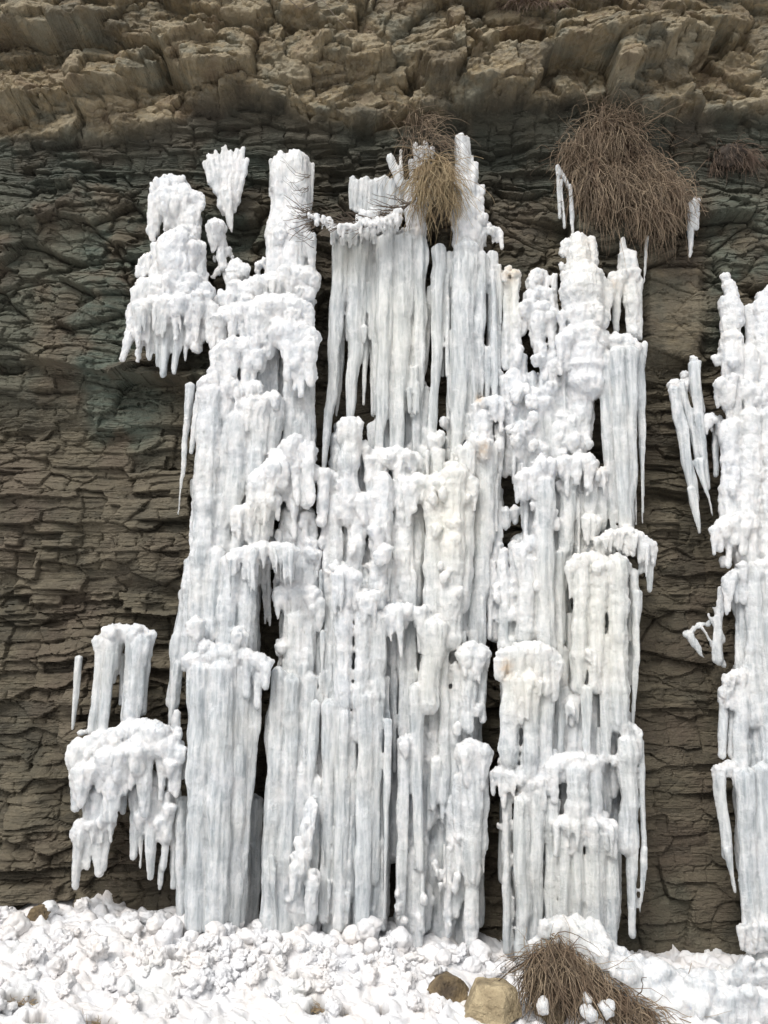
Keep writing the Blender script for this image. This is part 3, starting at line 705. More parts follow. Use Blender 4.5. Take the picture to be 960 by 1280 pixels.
HB = [(493, 930, 3.5, 130), (493, 1080, 5, 80), (458, 500, 12, 28), (395, 640, 4, 30)]
a.back(CB, HB, n=150); a.fill(CA, 110, (1.8, 3.4), HC, (.03, .09), (40, 150), 0, (.1, .4), 1); a.fill(CA, 210, (4.5, 10), HC, (-.06, .05), (100, 380), .5, (.1, .75)); a.fill([(386, 580), (412, 570), (416, 1120), (384, 1120)], 26, (5, 8), HB, (-.08, .0), (90, 300), .5, (.2, .7))
for q in [(437, 528, 435, 650, 13, 12, .12, .5), (413, 600, 410, 740, 9, 9, .06, .8), (420, 620, 418, 830, 9, 8, .08, .6), (446, 650, 442, 720, 10, 10, .08, .8), (480, 600, 470, 760, 13, 13, .1, .9), (505, 600, 506, 740, 13, 12, .06, .7),
          (545, 600, 542, 800, 14, 14, .15, .6), (568, 590, 560, 800, 17, 16, .18, .6), (584, 600, 578, 760, 12, 10, .14, .5), (610, 560, 596, 830, 12, 9, .08, .25), (600, 520, 604, 600, 14, 12, .06, .8),
          (432, 715, 428, 880, 13, 11, .18, .6), (456, 745, 452, 920, 12, 12, .18, .5), (474, 770, 468, 900, 12, 12, .16, .4), (545, 780, 535, 880, 16, 14, .18, .4), (520, 860, 523, 1085, 9, 6, .17, .2), (506, 925, 500, 1110, 9, 6, .14, .3),
          (458, 870, 452, 1130, 11, 10, .17, .2), (470, 880, 466, 1100, 10, 7, .15, .2), (485, 900, 481, 1148, 6.5, 2.6, .19, .1), (430, 890, 424, 1130, 10, 8, .12, .25), (412, 880, 405, 1120, 10, 7, .10, .25), (441, 900, 440, 1120, 6, 4, .1, .2),
          (588, 815, 585, 910, 11, 9, .13, .4), (600, 820, 604, 900, 7, 5, .1, .4), (570, 830, 568, 930, 6, 6, .1, .3), (556, 780, 554, 1000, 8, 7, .12, .3), (590, 935, 590, 1100, 17, 10, .14, .6), (604, 940, 602, 1060, 9, 8, .1, .7), (572, 970, 574, 1090, 7, 5, .1, .5), (545, 950, 540, 1010, 8, 5, .08, .4),
          (590, 1080, 588, 1155, 10, 7, .08, .6), (560, 1060, 560, 1140, 5, 5, .06, .7)]:
    a.col(*q[:6], q[6], frost=q[7], lump=.04 if q[7] < .35 else .1)
a.ledge([(430, 530), (444, 528)], 11, .14); a.ledge([(405, 598), (416, 594)], 9, .08); a.ledge([(470, 575), (500, 568), (520, 578)], 15, .06); a.ledge([(520, 602), (545, 606), (572, 596), (590, 606)], 14, .18)
a.ledge([(585, 560), (605, 556)], 13, .12); a.ledge([(600, 506), (622, 502)], 11, .1); a.ledge([(440, 628), (465, 622)], 11, .12); a.ledge([(424, 718), (434, 714), (444, 724)], 12, .24); a.ledge([(454, 748), (468, 744)], 11, .24)
a.ledge([(484, 768), (505, 762), (530, 770)], 14, .18); a.ledge([(576, 818), (592, 808), (606, 818)], 11, .17); a.ledge([(576, 942), (590, 934), (606, 940)], 14, .18); a.ledge([(504, 930), (510, 924)], 8, .18); a.lump(598, 885, 9, .1); a.lump(570, 910, 7, .14); a.lump(519, 1095, 14, .16)
a.lump(548, 548, 11, .04); a.lump(455, 560, 10, .05); a.lump(458, 535, 7, .0); a.lump(480, 690, 16, .14); a.lump(470, 665, 13, .14)
a.knobs([(528, 1010), (572, 1010), (600, 1080), (600, 1160), (500, 1160), (494, 1110), (520, 1110)], 60, (3, 7), (-.04, .1), HC[4:9])
a.knobs([(535, 520), (600, 500), (600, 560), (530, 580)], 16, (5, 9), (-.08, .02)); a.knobs([(395, 600), (430, 600), (470, 700), (400, 760)], 26, (4, 8), (.03, .12)); a.knobs([(540, 600), (590, 610), (575, 760), (535, 740)], 24, (5, 9), (.16, .24)); a.knobs([(605, 520), (640, 480), (636, 560), (608, 590)], 14, (4, 7), (.05, .12))
a.bake('frozen_waterfall', 'widest white ice curtain, with long smooth icicles hanging under the twiggy ledge', 'frozen waterfall', W(500, 1150, -.45))

# ---- (6) right curtain
a = Ice(6)
a.ledge([(630, 346), (637, 338), (646, 343)], 6, .03); a.col(634, 350, 632, 460, 5, 5, .03, frost=.5, lump=.15); a.col(644, 350, 644, 455, 6, 8, .04, frost=.5, lump=.15)
a.ledge([(664, 352), (668, 340), (678, 339), (684, 350)], 6, .02); a.ledge([(662, 368), (674, 362), (686, 370)], 8, .03); a.ledge([(662, 388), (674, 384), (688, 392)], 12, .05); a.col(674, 395, 674, 455, 12, 4, .05, frost=.6, name='icicle'); a.ici(660, 392, 659, 412, 4, 1.5, .02, frost=.7)
a.col(693, 344, 695, 425, 4.5, 3.5, .02, frost=.5, name='icicle'); a.lump(704, 334, 6, .02)
a.col(722, 296, 726, 350, 9, 22, .06, frost=.9, lump=.12); a.col(738, 300, 738, 350, 7, 12, .05, frost=.9, lump=.15); a.lump(708, 306, 10, .04, tall=1.5); a.col(729, 345, 729, 480, 25, 26, .10, frost=.9, lump=.1); a.ledge([(712, 392), (735, 386), (752, 396)], 13, .16); a.ledge([(706, 420), (730, 414), (750, 424)], 15, .16)
a.col(712, 350, 712, 430, 9, 12, .08, frost=.8); a.ledge([(712, 350), (735, 342), (752, 356)], 14, .12)
a.col(769, 345, 771, 412, 8, 4, .03, frost=.4, name='icicle'); a.col(784, 318, 792, 418, 11, 8, .04, frost=.5, lump=.12); a.col(779, 300, 780, 350, 4, 9, .03, frost=.5); a.ledge([(770, 352), (780, 340), (795, 346)], 8, .05); a.ici(799, 350, 800, 422, 5, 3, .03, frost=.5)
a.lump(757, 395, 5, .05); a.ici(809, 295, 804, 362, 2.4, 1.1, .02)
a.ledge([(768, 432), (780, 424), (790, 432)], 12, .12); a.ici(804, 430, 799, 470, 5, 6, .06, frost=.5)
for q in [(757, 445, 766, 665, 11, 4, .10, .15), (772, 440, 782, 662, 13, 9, .14, .12), (786, 440, 787, 660, 13, 6, .13, .12), (800, 445, 803, 600, 7, 2.4, .08, .15), (803, 560, 803, 655, 3, 1, .06, .1), (793, 570, 795, 656, 3.5, 1.3, .05, .1)]:
    a.ici(*q[:6], q[6], frost=q[7], shape=1.3)
RA = [(630, 450), (660, 435), (700, 420), (756, 425), (760, 450), (748, 500), (750, 580), (758, 660), (800, 668), (806, 700), (800, 800), (799, 900), (802, 1000), (780, 1060), (776, 1100), (770, 1160), (700, 1160), (640, 1170), (626, 1130), (616, 960),
      (624, 900), (624, 830), (618, 760), (620, 700), (640, 600), (628, 540)]
HR = [(643, 617, 12, 11), (640, 666, 10, 7), (750, 530, 6, 45), (757, 475, 4, 15), (716, 730, 4, 20), (788, 870, 5, 30), (768, 1000, 4, 28), (777, 1080, 4, 30), (632, 1002, 5, 8), (644, 1020, 4, 8), (622, 985, 3, 30), (762, 1040, 4, 12), (737, 560, 3, 10), (668, 740, 3, 30), (801, 696, 5, 10)]
a.back(RA, HR, n=120, r=(9, 14)); a.fill(RA, 110, (1.8, 3.4), HR, (.03, .09), (40, 150), 0, (.1, .4), 1); a.fill(RA, 190, (4.5, 10), HR, (-.06, .05), (70, 280), .6, (.2, .85))
a.fill([(618, 430), (665, 440), (672, 600), (618, 590)], 26, (6, 10), HR, (-.06, .03), (40, 110), .9, (.5, .95)); a.fill([(655, 440), (745, 430), (745, 580), (650, 590)], 34, (7, 12), HR, (-.02, .07), (40, 110), .9, (.5, .95)); a.fill([(600, 600), (660, 600), (655, 800), (606, 800)], 26, (5, 9), HR, (-.06, .0), (50, 150), .7, (.4, .9))
a.knobs([(630, 440), (750, 430), (735, 570), (640, 590)], 75, (5, 11), (.0, .12), HR); a.knobs([(618, 690), (650, 690), (650, 800), (616, 800)], 22, (4, 7), (-.02, .08), HR); a.knobs([(650, 600), (700, 600), (690, 780), (660, 760)], 25, (5, 9), (.06, .14), HR)
a.knobs([(715, 720), (795, 700), (795, 800), (715, 840)], 22, (5, 8), (.1, .18), HR); a.knobs([(620, 950), (650, 950), (648, 1080), (622, 1080)], 18, (4, 7), (.04, .1), HR); a.knobs([(760, 905), (804, 905), (800, 980), (760, 1000)], 16, (4, 7), (.08, .14), HR)
a.ledge([(652, 596), (675, 586), (705, 578), (738, 574)], 11, .16, fringe=8); a.ledge([(746, 592), (756, 590)], 8, .12); a.ledge([(745, 678), (765, 668), (785, 664), (803, 674), (815, 684)], 8, .16, fringe=4)
a.ledge([(716, 708), (735, 698), (760, 706)], 13, .2); a.ledge([(656, 684), (668, 676)], 12, .12); a.ledge([(733, 648), (748, 652)], 10, .12)
a.ledge([(634, 820), (655, 812), (680, 812), (692, 826)], 15, .22); a.ledge([(645, 846), (670, 852)], 13, .24); a.ledge([(694, 958), (715, 948), (745, 956)], 14, .18); a.ledge([(620, 966), (640, 964), (662, 984)], 11, .16); a.ledge([(784, 906), (798, 918)], 9, .14)
a.ledge([(702, 1030), (730, 1026), (765, 1032)], 11, .2, fringe=8); a.ledge([(655, 985), (672, 978)], 13, .18); a.ledge([(710, 880), (724, 870)], 8, .12)
for q in [(681, 600, 682, 810, 13, 12, .15, .25), (712, 585, 706, 690, 12, 9, .10, .12), (740, 595, 738, 650, 9, 7, .08, .3), (755, 600, 752, 660, 6, 6, .06, .5), (728, 715, 722, 860, 12, 9, .18, .5), (748, 715, 744, 860, 11, 9, .18, .45), (773, 700, 772, 905, 13, 13, .18, .4), (792, 715, 790, 800, 6, 5, .1, .3),
          (700, 690, 700, 800, 7, 7, .08, .1), (660, 700, 655, 800, 11, 11, .1, .6), (640, 850, 636, 950, 13, 12, .2, .4), (664, 860, 660, 970, 12, 10, .2, .35), (684, 850, 678, 980, 11, 9, .16, .3), (706, 860, 700, 940, 6, 6, .08, .15), (733, 860, 735, 945, 7, 3.5, .16, .15), (758, 800, 757, 950, 8, 7, .14, .3),
          (633, 990, 634, 1160, 6, 6, .1, .3), (652, 1000, 654, 1170, 11, 10, .18, .15), (670, 990, 668, 1160, 11, 9, .17, .15), (690, 1000, 688, 1150, 9, 8, .14, .15), (706, 1040, 704, 1145, 8, 7, .17, .1), (722, 1045, 722, 1140, 8, 7, .17, .15), (742, 1040, 744, 1150, 13, 12, .17, .15), (762, 1045, 764, 1160, 10, 9, .14, .15),
          (722, 960, 722, 1030, 14, 13, .19, .6), (744, 960, 744, 1020, 10, 10, .17, .5), (785, 925, 784, 1060, 13, 11, .14, .35), (690, 940, 688, 1010, 8, 8, .1, .2)]:
    a.col(*q[:6], q[6], frost=q[7], lump=.045 if q[7] < .35 else .1)
for q in [(812, 686, 812, 738, 6.5, 4, .12), (803, 690, 799, 716, 4, 3, .1), (796, 740, 792, 905, 6, 3, .12), (801, 925, 806, 1070, 5, 3.2, .12), (806, 1060, 800, 1140, 3.4, 2, .1), (789, 1030, 790, 1138, 8, 5, .1), (672, 1150, 674, 1180, 5, 3, .15)]:
    a.ici(*q[:6], q[6], frost=.2)
a.bake('frozen_waterfall', 'white ice curtain right of centre, under the big hanging grass clump', 'frozen waterfall', W(700, 1170, -.45))

# ---- (7) far right fall (runs out of the frame)
a = Ice(7)
a.lump(908, 347, 7, .03); a.col(910, 355, 915, 372, 8, 9, .04, frost=.9); a.col(912, 375, 914, 440, 12, 13, .05, frost=1., lump=.14); a.ici(937, 384, 940, 450, 6, 8, .02, frost=.6); a.ledge([(952, 376), (965, 364)], 13, .05); a.col(915, 420, 917, 500, 13, 15, .06, frost=.9, lump=.12); a.col(935, 440, 935, 500, 12, 14, .06, frost=.8, lump=.12); a.col(958, 380, 958, 500, 16, 18, .05, frost=.9, lump=.1); a.col(985, 370, 985, 500, 18, 20, .05, frost=.9)
EA = [(903, 430), (945, 440), (1040, 400), (1060, 700), (1060, 1150), (950, 1160), (930, 1150), (922, 1080), (914, 1000), (905, 940), (899, 850), (908, 840), (900, 740), (912, 700), (898, 650), (902, 540)]
HE = [(915, 800, 7, 24), (910, 745, 3, 9), (909, 893, 4, 18), (916, 1060, 5, 60)]
a.back(EA, HE, n=80); a.fill(EA, 70, (1.8, 3.4), HE, (.03, .09), (40, 150), 0, (.1, .4), 1); a.fill(EA, 160, (5, 12), HE, (-.05, .08), (80, 300), .6, (.2, .85))
a.knobs([(903, 440), (960, 450), (990, 700), (905, 690)], 50, (5, 11), (.06, .16), HE)
a.lump(897, 448, 9, .0); a.ledge([(904, 490), (925, 482), (945, 494)], 14, .14); a.ledge([(884, 521), (892, 522), (903, 530)], 6, .06); a.ici(895, 530, 894, 595, 5, 3, .0); a.ledge([(900, 660), (915, 648), (940, 656)], 14, .16); a.ledge([(907, 728), (925, 715), (950, 708), (980, 700)], 10, .18); a.lump(903, 700, 7, .08)
a.ledge([(908, 850), (930, 842)], 11, .14); a.ledge([(902, 866), (920, 862)], 7, .1)
for q in [(915, 530, 912, 650, 14, 12, .12, .7), (938, 520, 935, 700, 14, 14, .14, .7), (965, 520, 965, 800, 17, 17, .14, .5), (902, 735, 897, 800, 5, 6, .06, .5), (928, 725, 926, 840, 8, 8, .1, .3), (945, 715, 940, 900, 12, 12, .16, .4), (968, 720, 962, 1000, 16, 16, .18, .3), (895, 770, 897, 825, 4, 7, .05, .4), (905, 870, 903, 945, 5, 4, .08, .4), (916, 870, 914, 945, 4, 4, .06, .3),
          (928, 860, 926, 960, 10, 10, .12, .4), (899, 968, 908, 1070, 8, 6, .1, .2), (908, 1060, 919, 1115, 5, 2.4, .1, .2), (932, 965, 938, 1150, 12, 10, .15, .15), (952, 960, 956, 1160, 11, 10, .15, .15), (975, 960, 976, 1160, 14, 14, .15, .2), (1000, 700, 1000, 1160, 22, 22, .12, .3), (950, 1165, 952, 1205, 9, 8, .1, .4)]:
    a.col(*q[:6], q[6], frost=q[7], lump=.05 if q[7] < .35 else .1)
for q in [(891, 758, 903, 800, 1.5, 5, .04), (885, 768, 896, 790, 1.5, 3, .04)]: a.col(*q[:6], q[6], name='ice_spike', frost=.3)
a.ledge([(896, 962), (908, 958), (922, 955)], 7, .1); a.ledge([(930, 1160), (948, 1156), (975, 1158)], 7, .18)
a.bake('frozen_waterfall', 'white ice fall at the right edge of the photo, running out of the frame', 'frozen waterfall', W(960, 1190, -.45))

# ---- (8) leaning icicles and the small splinters beside the far right fall
a = Ice(8)
a.ici(842, 486, 868, 625, 7.5, 6, .05, mid=(853, 545)); a.ici(864, 610, 874, 666, 6, 2.4, .05); a.ici(852, 480, 880, 600, 5, 3.5, .03, mid=(863, 530)); a.ici(868, 454, 884, 610, 7, 4, .07, mid=(874, 520)); a.ici(874, 575, 891, 645, 5.5, 1.3, .05); a.ici(866, 456, 878, 515, 4, 3, .02)
a.lump(842, 484, 6, .03, frost=.6); a.lump(843, 480, 7, -.08, 0); a.lump(868, 452, 7, -.08, 0); a.lump(855, 470, 8, -.09, 0); a.lump(855, 478, 7, -.03, 0); a.lump(868, 456, 6, .05, frost=.6); a.ledge([(842, 488), (856, 480), (870, 470)], 5, .01)
a.bake('leaning_icicles', 'cluster of grey icicles leaning right on bare rock near the far right fall', 'icicles', W(862, 640, -.2), .0085)
a = Ice(9)
a.col(860, 792, 880, 822, 6, 2.2, .02, name='ice_spike', frost=.3); a.col(855, 793, 868, 787, 3, 3, .0, name='ice_spike', frost=.6); a.col(866, 785, 880, 780, 2.5, 3, .0, name='ice_spike', frost=.6); a.col(878, 785, 905, 832, 2.5, 3, .02, name='ice_spike', frost=.3); a.col(882, 782, 896, 772, 2.5, 3, .0, name='ice_spike')
a.bake('ice_splinter', 'small bent splinter of ice jutting left from the right-hand fall, over brown rock', 'ice', W(880, 822, -.2), .008)

# ---- (9) lower left ice
a = Ice(10)
a.ledge([(128, 806), (140, 794), (158, 788), (182, 792)], 11, .06); a.lump(190, 802, 5, .02)
for q in [(130, 800, 116, 915, 9, 7, .06, .25), (140, 802, 127, 925, 9, 6, .08, .15), (150, 800, 142, 850, 7, 4, .03, .3), (177, 800, 162, 908, 13, 11, .07, .25), (184, 805, 178, 890, 6, 5, .03, .4), (154, 820, 152, 880, 4, 3, -.01, .2), (166, 795, 158, 900, 8, 7, .06, .2)]:
    a.col(*q[:6], q[6], frost=q[7], lump=.06)
a.ledge([(104, 940), (120, 930), (140, 922), (165, 912), (195, 912)], 17, .12); a.ledge([(110, 962), (130, 955), (155, 940), (185, 936), (212, 932)], 19, .16); a.ledge([(212, 915), (216, 930), (222, 945)], 12, .1); a.ici(222, 890, 216, 930, 5, 9, .0, frost=.8)
a.ici(98, 916, 112, 914, 3, 5, .0, name=None, frost=.8)
a.fill([(98, 940), (150, 940), (142, 1020), (120, 1075), (94, 1075)], 24, (7, 12), dd=(.0, .1), ln=(40, 90), frost=(.6, 1.))
a.fill([(160, 965), (222, 950), (226, 1040), (210, 1060), (165, 1040)], 22, (6, 9), dd=(-.02, .06), ln=(40, 90), frost=(.4, .9))
a.knobs([(96, 925), (225, 905), (226, 965), (150, 975), (100, 1000)], 34, (6, 11), (.08, .18))
for q in [(102, 1030, 94, 1108, 9, 4, .06), (112, 1035, 108, 1085, 8, 4, .06), (124, 1035, 123, 1092, 8, 3.5, .06), (138, 1022, 128, 1085, 7, 3, .06), (158, 975, 153, 1015, 6, 3, .03), (170, 985, 167, 1072, 7, 4, .04), (179, 990, 176, 1085, 5, 2.5, .03), (190, 985, 188, 1098, 9, 4, .06), (201, 1000, 198, 1040, 6, 4, .04), (209, 1000, 204, 1085, 5, 4, .04), (204, 1070, 200, 1110, 3.5, 2, .0), (220, 990, 216, 1110, 7, 4, .0)]:
    a.ici(*q[:6], q[6], frost=.45, lump=.1)
a.ledge([(96, 1040), (110, 1028), (140, 1022)], 8, .1)
a.bake('frozen_cascade', 'low white ice shelf at lower left, with an arch of columns above it', 'frozen waterfall', W(160, 1110, -.4), .010)
a = Ice(11)
a.col(99, 822, 91, 912, 5.5, 1.6, .02, name='icicle', frost=.2, shape=1.6); 
a.bake('icicle', 'single slim icicle standing alone against dark rock, left of the arch of ice', 'icicle', W(92, 914, -.2), .008)
a = Ice(12)
a.lump(868, 254, 7, .02, frost=.7); a.col(864, 256, 862, 322, 6, 1.8, .02, name='icicle', frost=.4, lump=.15); a.col(873, 248, 870, 285, 2, 4, .02, name='ice_spike', frost=.4)
a.bake('icicle', 'small knobbly icicle beside the big hanging grass clump, on its right', 'icicle', W(863, 322, -.2), .008)
a = Ice(13)
a.col(697, 208, 699, 272, 2.4, 2, -.02, name='icicle', frost=.3); a.col(702, 225, 706, 285, 2.8, 2, .0, name='icicle', frost=.4, lump=.15); a.col(713, 232, 716, 292, 3, 1.6, .02, name='icicle', frost=.4, lump=.15); a.col(698, 210, 712, 235, 3, 3, -.02, name=None, frost=.4)
a.bake('frozen_drips', 'thin grey glaze of ice on the left edge of the big hanging grass clump', 'icicles', W(706, 290, -.2), .0075)
# ------------------------------------------------------------------ ground and snow
def bank(x):                                     # height of the snow bank against the rock
    px = 480 + x * FPX / 5.7
    top = np.interp(px, [-600, 0, 60, 120, 200, 260, 340, 450, 520, 580, 640, 700, 800, 870, 960, 1500], [1162, 1150, 1146, 1144, 1155, 1150, 1156, 1156, 1168, 1185, 1205, 1205, 1212, 1218, 1216, 1205])
    y = -.55; top = top + 16
    t = (y - CAM[1]) / (cp - (640 - top) / FPX * sp)
    return CAM[2] + t * (sp + (640 - top) / FPX * cp)
def snow_h(x, y):
    b = bank(x)
    k = np.clip((-.5 - y) / 1.6, 0, 1)
    low = -.34
    h = b * (1 - k) + low * k
    h = np.where(y > -.5, b + .05 * (y + .5), h)
    return h
HOLES = [(18, 1246, 16, 13), (42, 1245, 8, 12), (395, 1256, 14, 10), (430, 1263, 7, 6), (125, 1274, 22, 8), (48, 1272, 14, 6), (480, 1262, 9, 5), (215, 1192, 8, 6), (370, 1218, 9, 4)]
def build_ground():
    xs = np.concatenate([np.linspace(-60, -3.6, 40)[:-1], np.linspace(-3.6, 3.6, 620), np.linspace(3.6, 60, 40)[1:]])
    ys = np.concatenate([np.linspace(-80, -9, 30)[:-1], np.linspace(-9, -2.3, 120)[:-1], np.linspace(-2.3, -.1, 330), np.linspace(-.1, .6, 12)[1:]])
    X, Y = np.meshgrid(xs, ys); x, y = X.ravel(), Y.ravel()
    h = snow_h(x, y)
    near = sstep(-7, -3, y) * sstep(6, 4, np.abs(x)); 
    jx = fbm(x * 7, y * 7, 0, 2, 401) * .05
    h = h + near * (.05 * fbm(x * 1.6, y * 1.6, 0, 3, 403))
    h = h + near * (.045 * fbm(x * 4, y * 4, 0 * x, 4, 461, .45) + .050 * (np.abs(perlin((x + jx) * 5, (y - jx) * 5, 0 * x, 411)) - .2) + .036 * (np.abs(perlin((x + jx) * 8, y * 10, 0 * x + 3, 413)) - .2)
                    + .018 * (np.abs(perlin(x * 21 + jx * 20, y * 21, 0 * x + 5, 415)) - .2) + .005 * (np.abs(perlin(x * 44, y * 44, 0 * x + 9, 417)) - .2))
    ci, cj, du, dv, e = voro((x + jx) * 11, (y - jx) * 11, 441, .95)
    h = h + near * .035 * (hsh(ci, cj, 3) > .55) * np.sqrt(np.clip(1 - (np.hypot(du, dv) / .5) ** 2, 0, 1))
    px, py = pix(x, y, h)
    hole = np.zeros_like(x)
    jj = fbm(x * 14, y * 14, 3, 2, 431)
    for hx, hy, w, hh in HOLES:
        hole = np.maximum(hole, sstep(1.15, .75, np.hypot((px - hx) / w, (py - hy) / hh) + .5 * jj))
    h = h - .10 * hole
    V = np.stack([x, y, h], 1); nx = len(xs); ny = len(ys); i = np.arange(nx * ny).reshape(ny, nx)
    F = np.stack([i[:-1, :-1].ravel(), i[:-1, 1:].ravel(), i[1:, 1:].ravel(), i[1:, :-1].ravel()], 1)
    me = mesh_np('snow_ground', V, F); attr(me, 'soil', hole)
    m = mat_snow('snow_bank'); nt = m.node_tree; n = N(nt); b = nt.nodes['Principled BSDF']
    src = b.inputs['Base Color'].links[0].from_socket
    c = n.mixc(n.at('soil'), src, n.mixc(n.noise(n.pos(), 40), (.035, .025, .016), (.12, .09, .05)))
    nt.links.new(c, b.inputs['Base Color'])
    o = link('snow_ground', me, None, m); props(o, kind='structure')
    return o
ground = build_ground()
bpy.context.view_layer.update()
from mathutils.bvhtree import BVHTree
gm = ground.data
BV = BVHTree.FromObject(ground, bpy.context.evaluated_depsgraph_get())
def on_ground(px, py):
    a = Vector(W(px, py, -.3)); c = Vector(CAM); d = (a - c).normalized()
    hit = BV.ray_cast(c, d)
    return hit[0]
def ground_z(x, y):
    hit = BV.ray_cast(Vector((x, y, 3)), Vector((0, 0, -1))); return hit[0].z

# lumps of ice
def ball_mesh(seed, ico=4, rough=.10, sz=(1, 1, .9)):
    import bmesh
    bm = bmesh.new(); bmesh.ops.create_icosphere(bm, subdivisions=ico, radius=1)
    V = np.array([v.co[:] for v in bm.verts]); r_ = np.random.default_rng(seed); o = r_.uniform(0, 50, 3)
    x, y, z = (V * 1.3 + o).T
    k = 1 + rough * 1.6 * fbm(x, y, z, 2, seed) + rough * .9 * (np.abs(perlin(x * 2.6, y * 2.6, z * 2.6, seed + 3)) - .2) + .02 * perlin(x * 9, y * 9, z * 9, seed)
    V = V * k[:, None] * np.array(sz)
    for v, c in zip(bm.verts, V): v.co = c
    me = bpy.data.meshes.new('ice_lump'); bm.to_mesh(me); bm.free()
    me.polygons.foreach_set('use_smooth', np.full(len(me.polygons), True)); me.materials.append(M_SNOW)
    return me
SMO = [ball_mesh(540 + k, 4, .11 + .05 * (k % 4), (1, 1, .95)) for k in range(9)]
BM = [ball_mesh(500 + k, 4, .26 + .14 * (k % 3), (1, 1, 1.0 + .2 * (k % 4) / 3)) for k in range(14)]
BIG = [(133 + 100, 1152, 17), (323 / 2 - 1, 1148, 11), (216, 1158, 13), (292, 1151, 10), (361, 1143, 16), (460, 1158, 15), (423, 1154, 10), (401, 1152, 8), (325, 1155, 10), (386, 1158, 10), (184, 1144, 9), (196, 1152, 11), (240, 1168, 9), (222, 1186, 11),
       (440, 1165, 11), (465, 1180, 9), (500, 1172, 14), (484, 1178, 9), (343, 1170, 9), (310, 1168, 9), (352, 1185, 9), (375, 1178, 10), (412, 1175, 9), (430, 1188, 9), (600, 1186, 12), (575, 1190, 10), (555, 1195, 9), (528, 1210, 8), (590, 1205, 9), (641, 1188, 9), (620, 1212, 11), (604, 1198, 8),
       (5, 1142, 12), (20, 1152, 12), (60, 1134, 9), (102, 1130, 8), (268, 1160, 10), (282, 1178, 9), (205, 1170, 10), (165, 1160, 10), (660, 1216, 5), (636, 1205, 7), (540, 1224, 7)]
cnt = 0
rb = random.Random(3)
spots = [(x, y, r, 1) for x, y, r in BIG]
while len(spots) < 210:
    x = rb.uniform(-12, 972); y = rb.triangular(1150, 1284, 1200)
    if 560 < x < 900 and y > 1195: continue
    if y < np.interp(x, [0, 300, 520, 640, 960], [1150, 1160, 1180, 1205, 1212]): continue
    spots.append((x, y, rb.uniform(3, 8.5) if rb.random() < .8 else rb.uniform(7, 11), 0))
for x, y, r, big in spots:
    p = on_ground(x, y + r * (.8 if big else .2))
    if p is None: continue
    if any(math.hypot((x - hx) / (w + 4), (y - hy) / (hh + 4)) < 1 for hx, hy, w, hh in HOLES): continue
    d = (p - Vector(CAM)).length; R = r * d / FPX
    o = bpy.data.objects.new('ice_lump', rb.choice(SMO if (big and rb.random() < .7) or rb.random() < .1 else BM)); COL.objects.link(o)
    o.location = p + Vector((0, .0, R * (.42 if big else .3))); o.scale = (R * rb.uniform(.85, 1.25), R * rb.uniform(.85, 1.1), R * rb.uniform(.7, 1.1))
    o.rotation_euler = (rb.uniform(-.4, .4), rb.uniform(-.4, .4), rb.uniform(0, 6.3))
    if r >= 13: props(o, None)
    props(o, 'rounded white lump of ice in the snowy heap at the foot of the frozen falls', 'ice lump', 'rounded ice lumps heaped at the foot of the falls')
    cnt += 1
print('lumps', cnt, time.time() - T0)

# boulders
def boulder(px, py, w, h, seed, mat, label, cut, name='boulder', group=None, sink=.42):
    import bmesh
    r_ = random.Random(seed); bm = bmesh.new()
    pts = []
    for (a, b, c) in cut: bm.verts.new((a, b, c))
    bmesh.ops.convex_hull(bm, input=bm.verts)
    bmesh.ops.bevel(bm, geom=list(bm.edges), offset=.05, segments=2, profile=.6, affect='EDGES')
    bmesh.ops.triangulate(bm, faces=bm.faces); bmesh.ops.subdivide_edges(bm, edges=bm.edges, cuts=4, use_grid_fill=True)
    V = np.array([v.co[:] for v in bm.verts]); x, y, z = (V * 2.2 + seed).T
    V = V + .03 * np.stack([fbm(x * 4, y * 4, z * 4, 3, seed + 20)] * 3, 1) * V + (.07 * np.stack([fbm(x, y, z, 3, seed), fbm(x, y, z, 3, seed + 5), fbm(x, y, z, 3, seed + 9)], 1))
    p = on_ground(px, py); d = (p - Vector(CAM)).length; m = d / FPX
    for v, c in zip(bm.verts, V): v.co = (c[0] * w * m, c[1] * w * m, c[2] * h * m)
    me = bpy.data.meshes.new(name); bm.to_mesh(me); bm.free(); me.materials.append(mat)
    o = link(name, me); o.location = p + Vector((0, .05, h * m * (1 - sink))); props(o, label, 'rock', group)
    return o
boulder(615, 1268, 31, 18, 3, M_YROCK, 'larger yellowish angular boulder at the foot of the ice, beside the dead grass mound', [(-1, -.5, -.7), (-.95, .6, -.8), (-.75, -.7, .2), (-.45, -.2, .95), (.5, -.4, 1.0), (.95, .1, .55), (1, -.4, -.6), (.9, .7, -.8), (.3, -.95, -.9), (.28, -.95, .25), (-.4, .8, .8), (.6, .8, .7)])
boulder(561, 1245, 23, 13, 8, M_BROCK, 'smaller brown and ochre boulder half buried in snow, left of the larger yellow one', [(-1, -.2, -.2), (-.7, -.7, .3), (-.3, -.4, 1), (.5, -.3, .75), (1, 0, -.2), (.9, -.4, -.9), (.1, -.95, -.9), (-.8, -.5, -.9), (0, .8, .6), (.7, .8, -.4), (-.7, .8, .1)])
boulder(45, 1150, 13, 9, 12, M_BROCK, 'dark olive rock poking out under the snow at far left, below the bare cliff', [(-1, -.3, -.5), (-.5, -.6, .7), (.4, -.5, .9), (1, -.2, .1), (.7, -.6, -.9), (-.6, -.7, -.9), (0, .8, .8), (.8, .8, -.5), (-.8, .8, 0)])
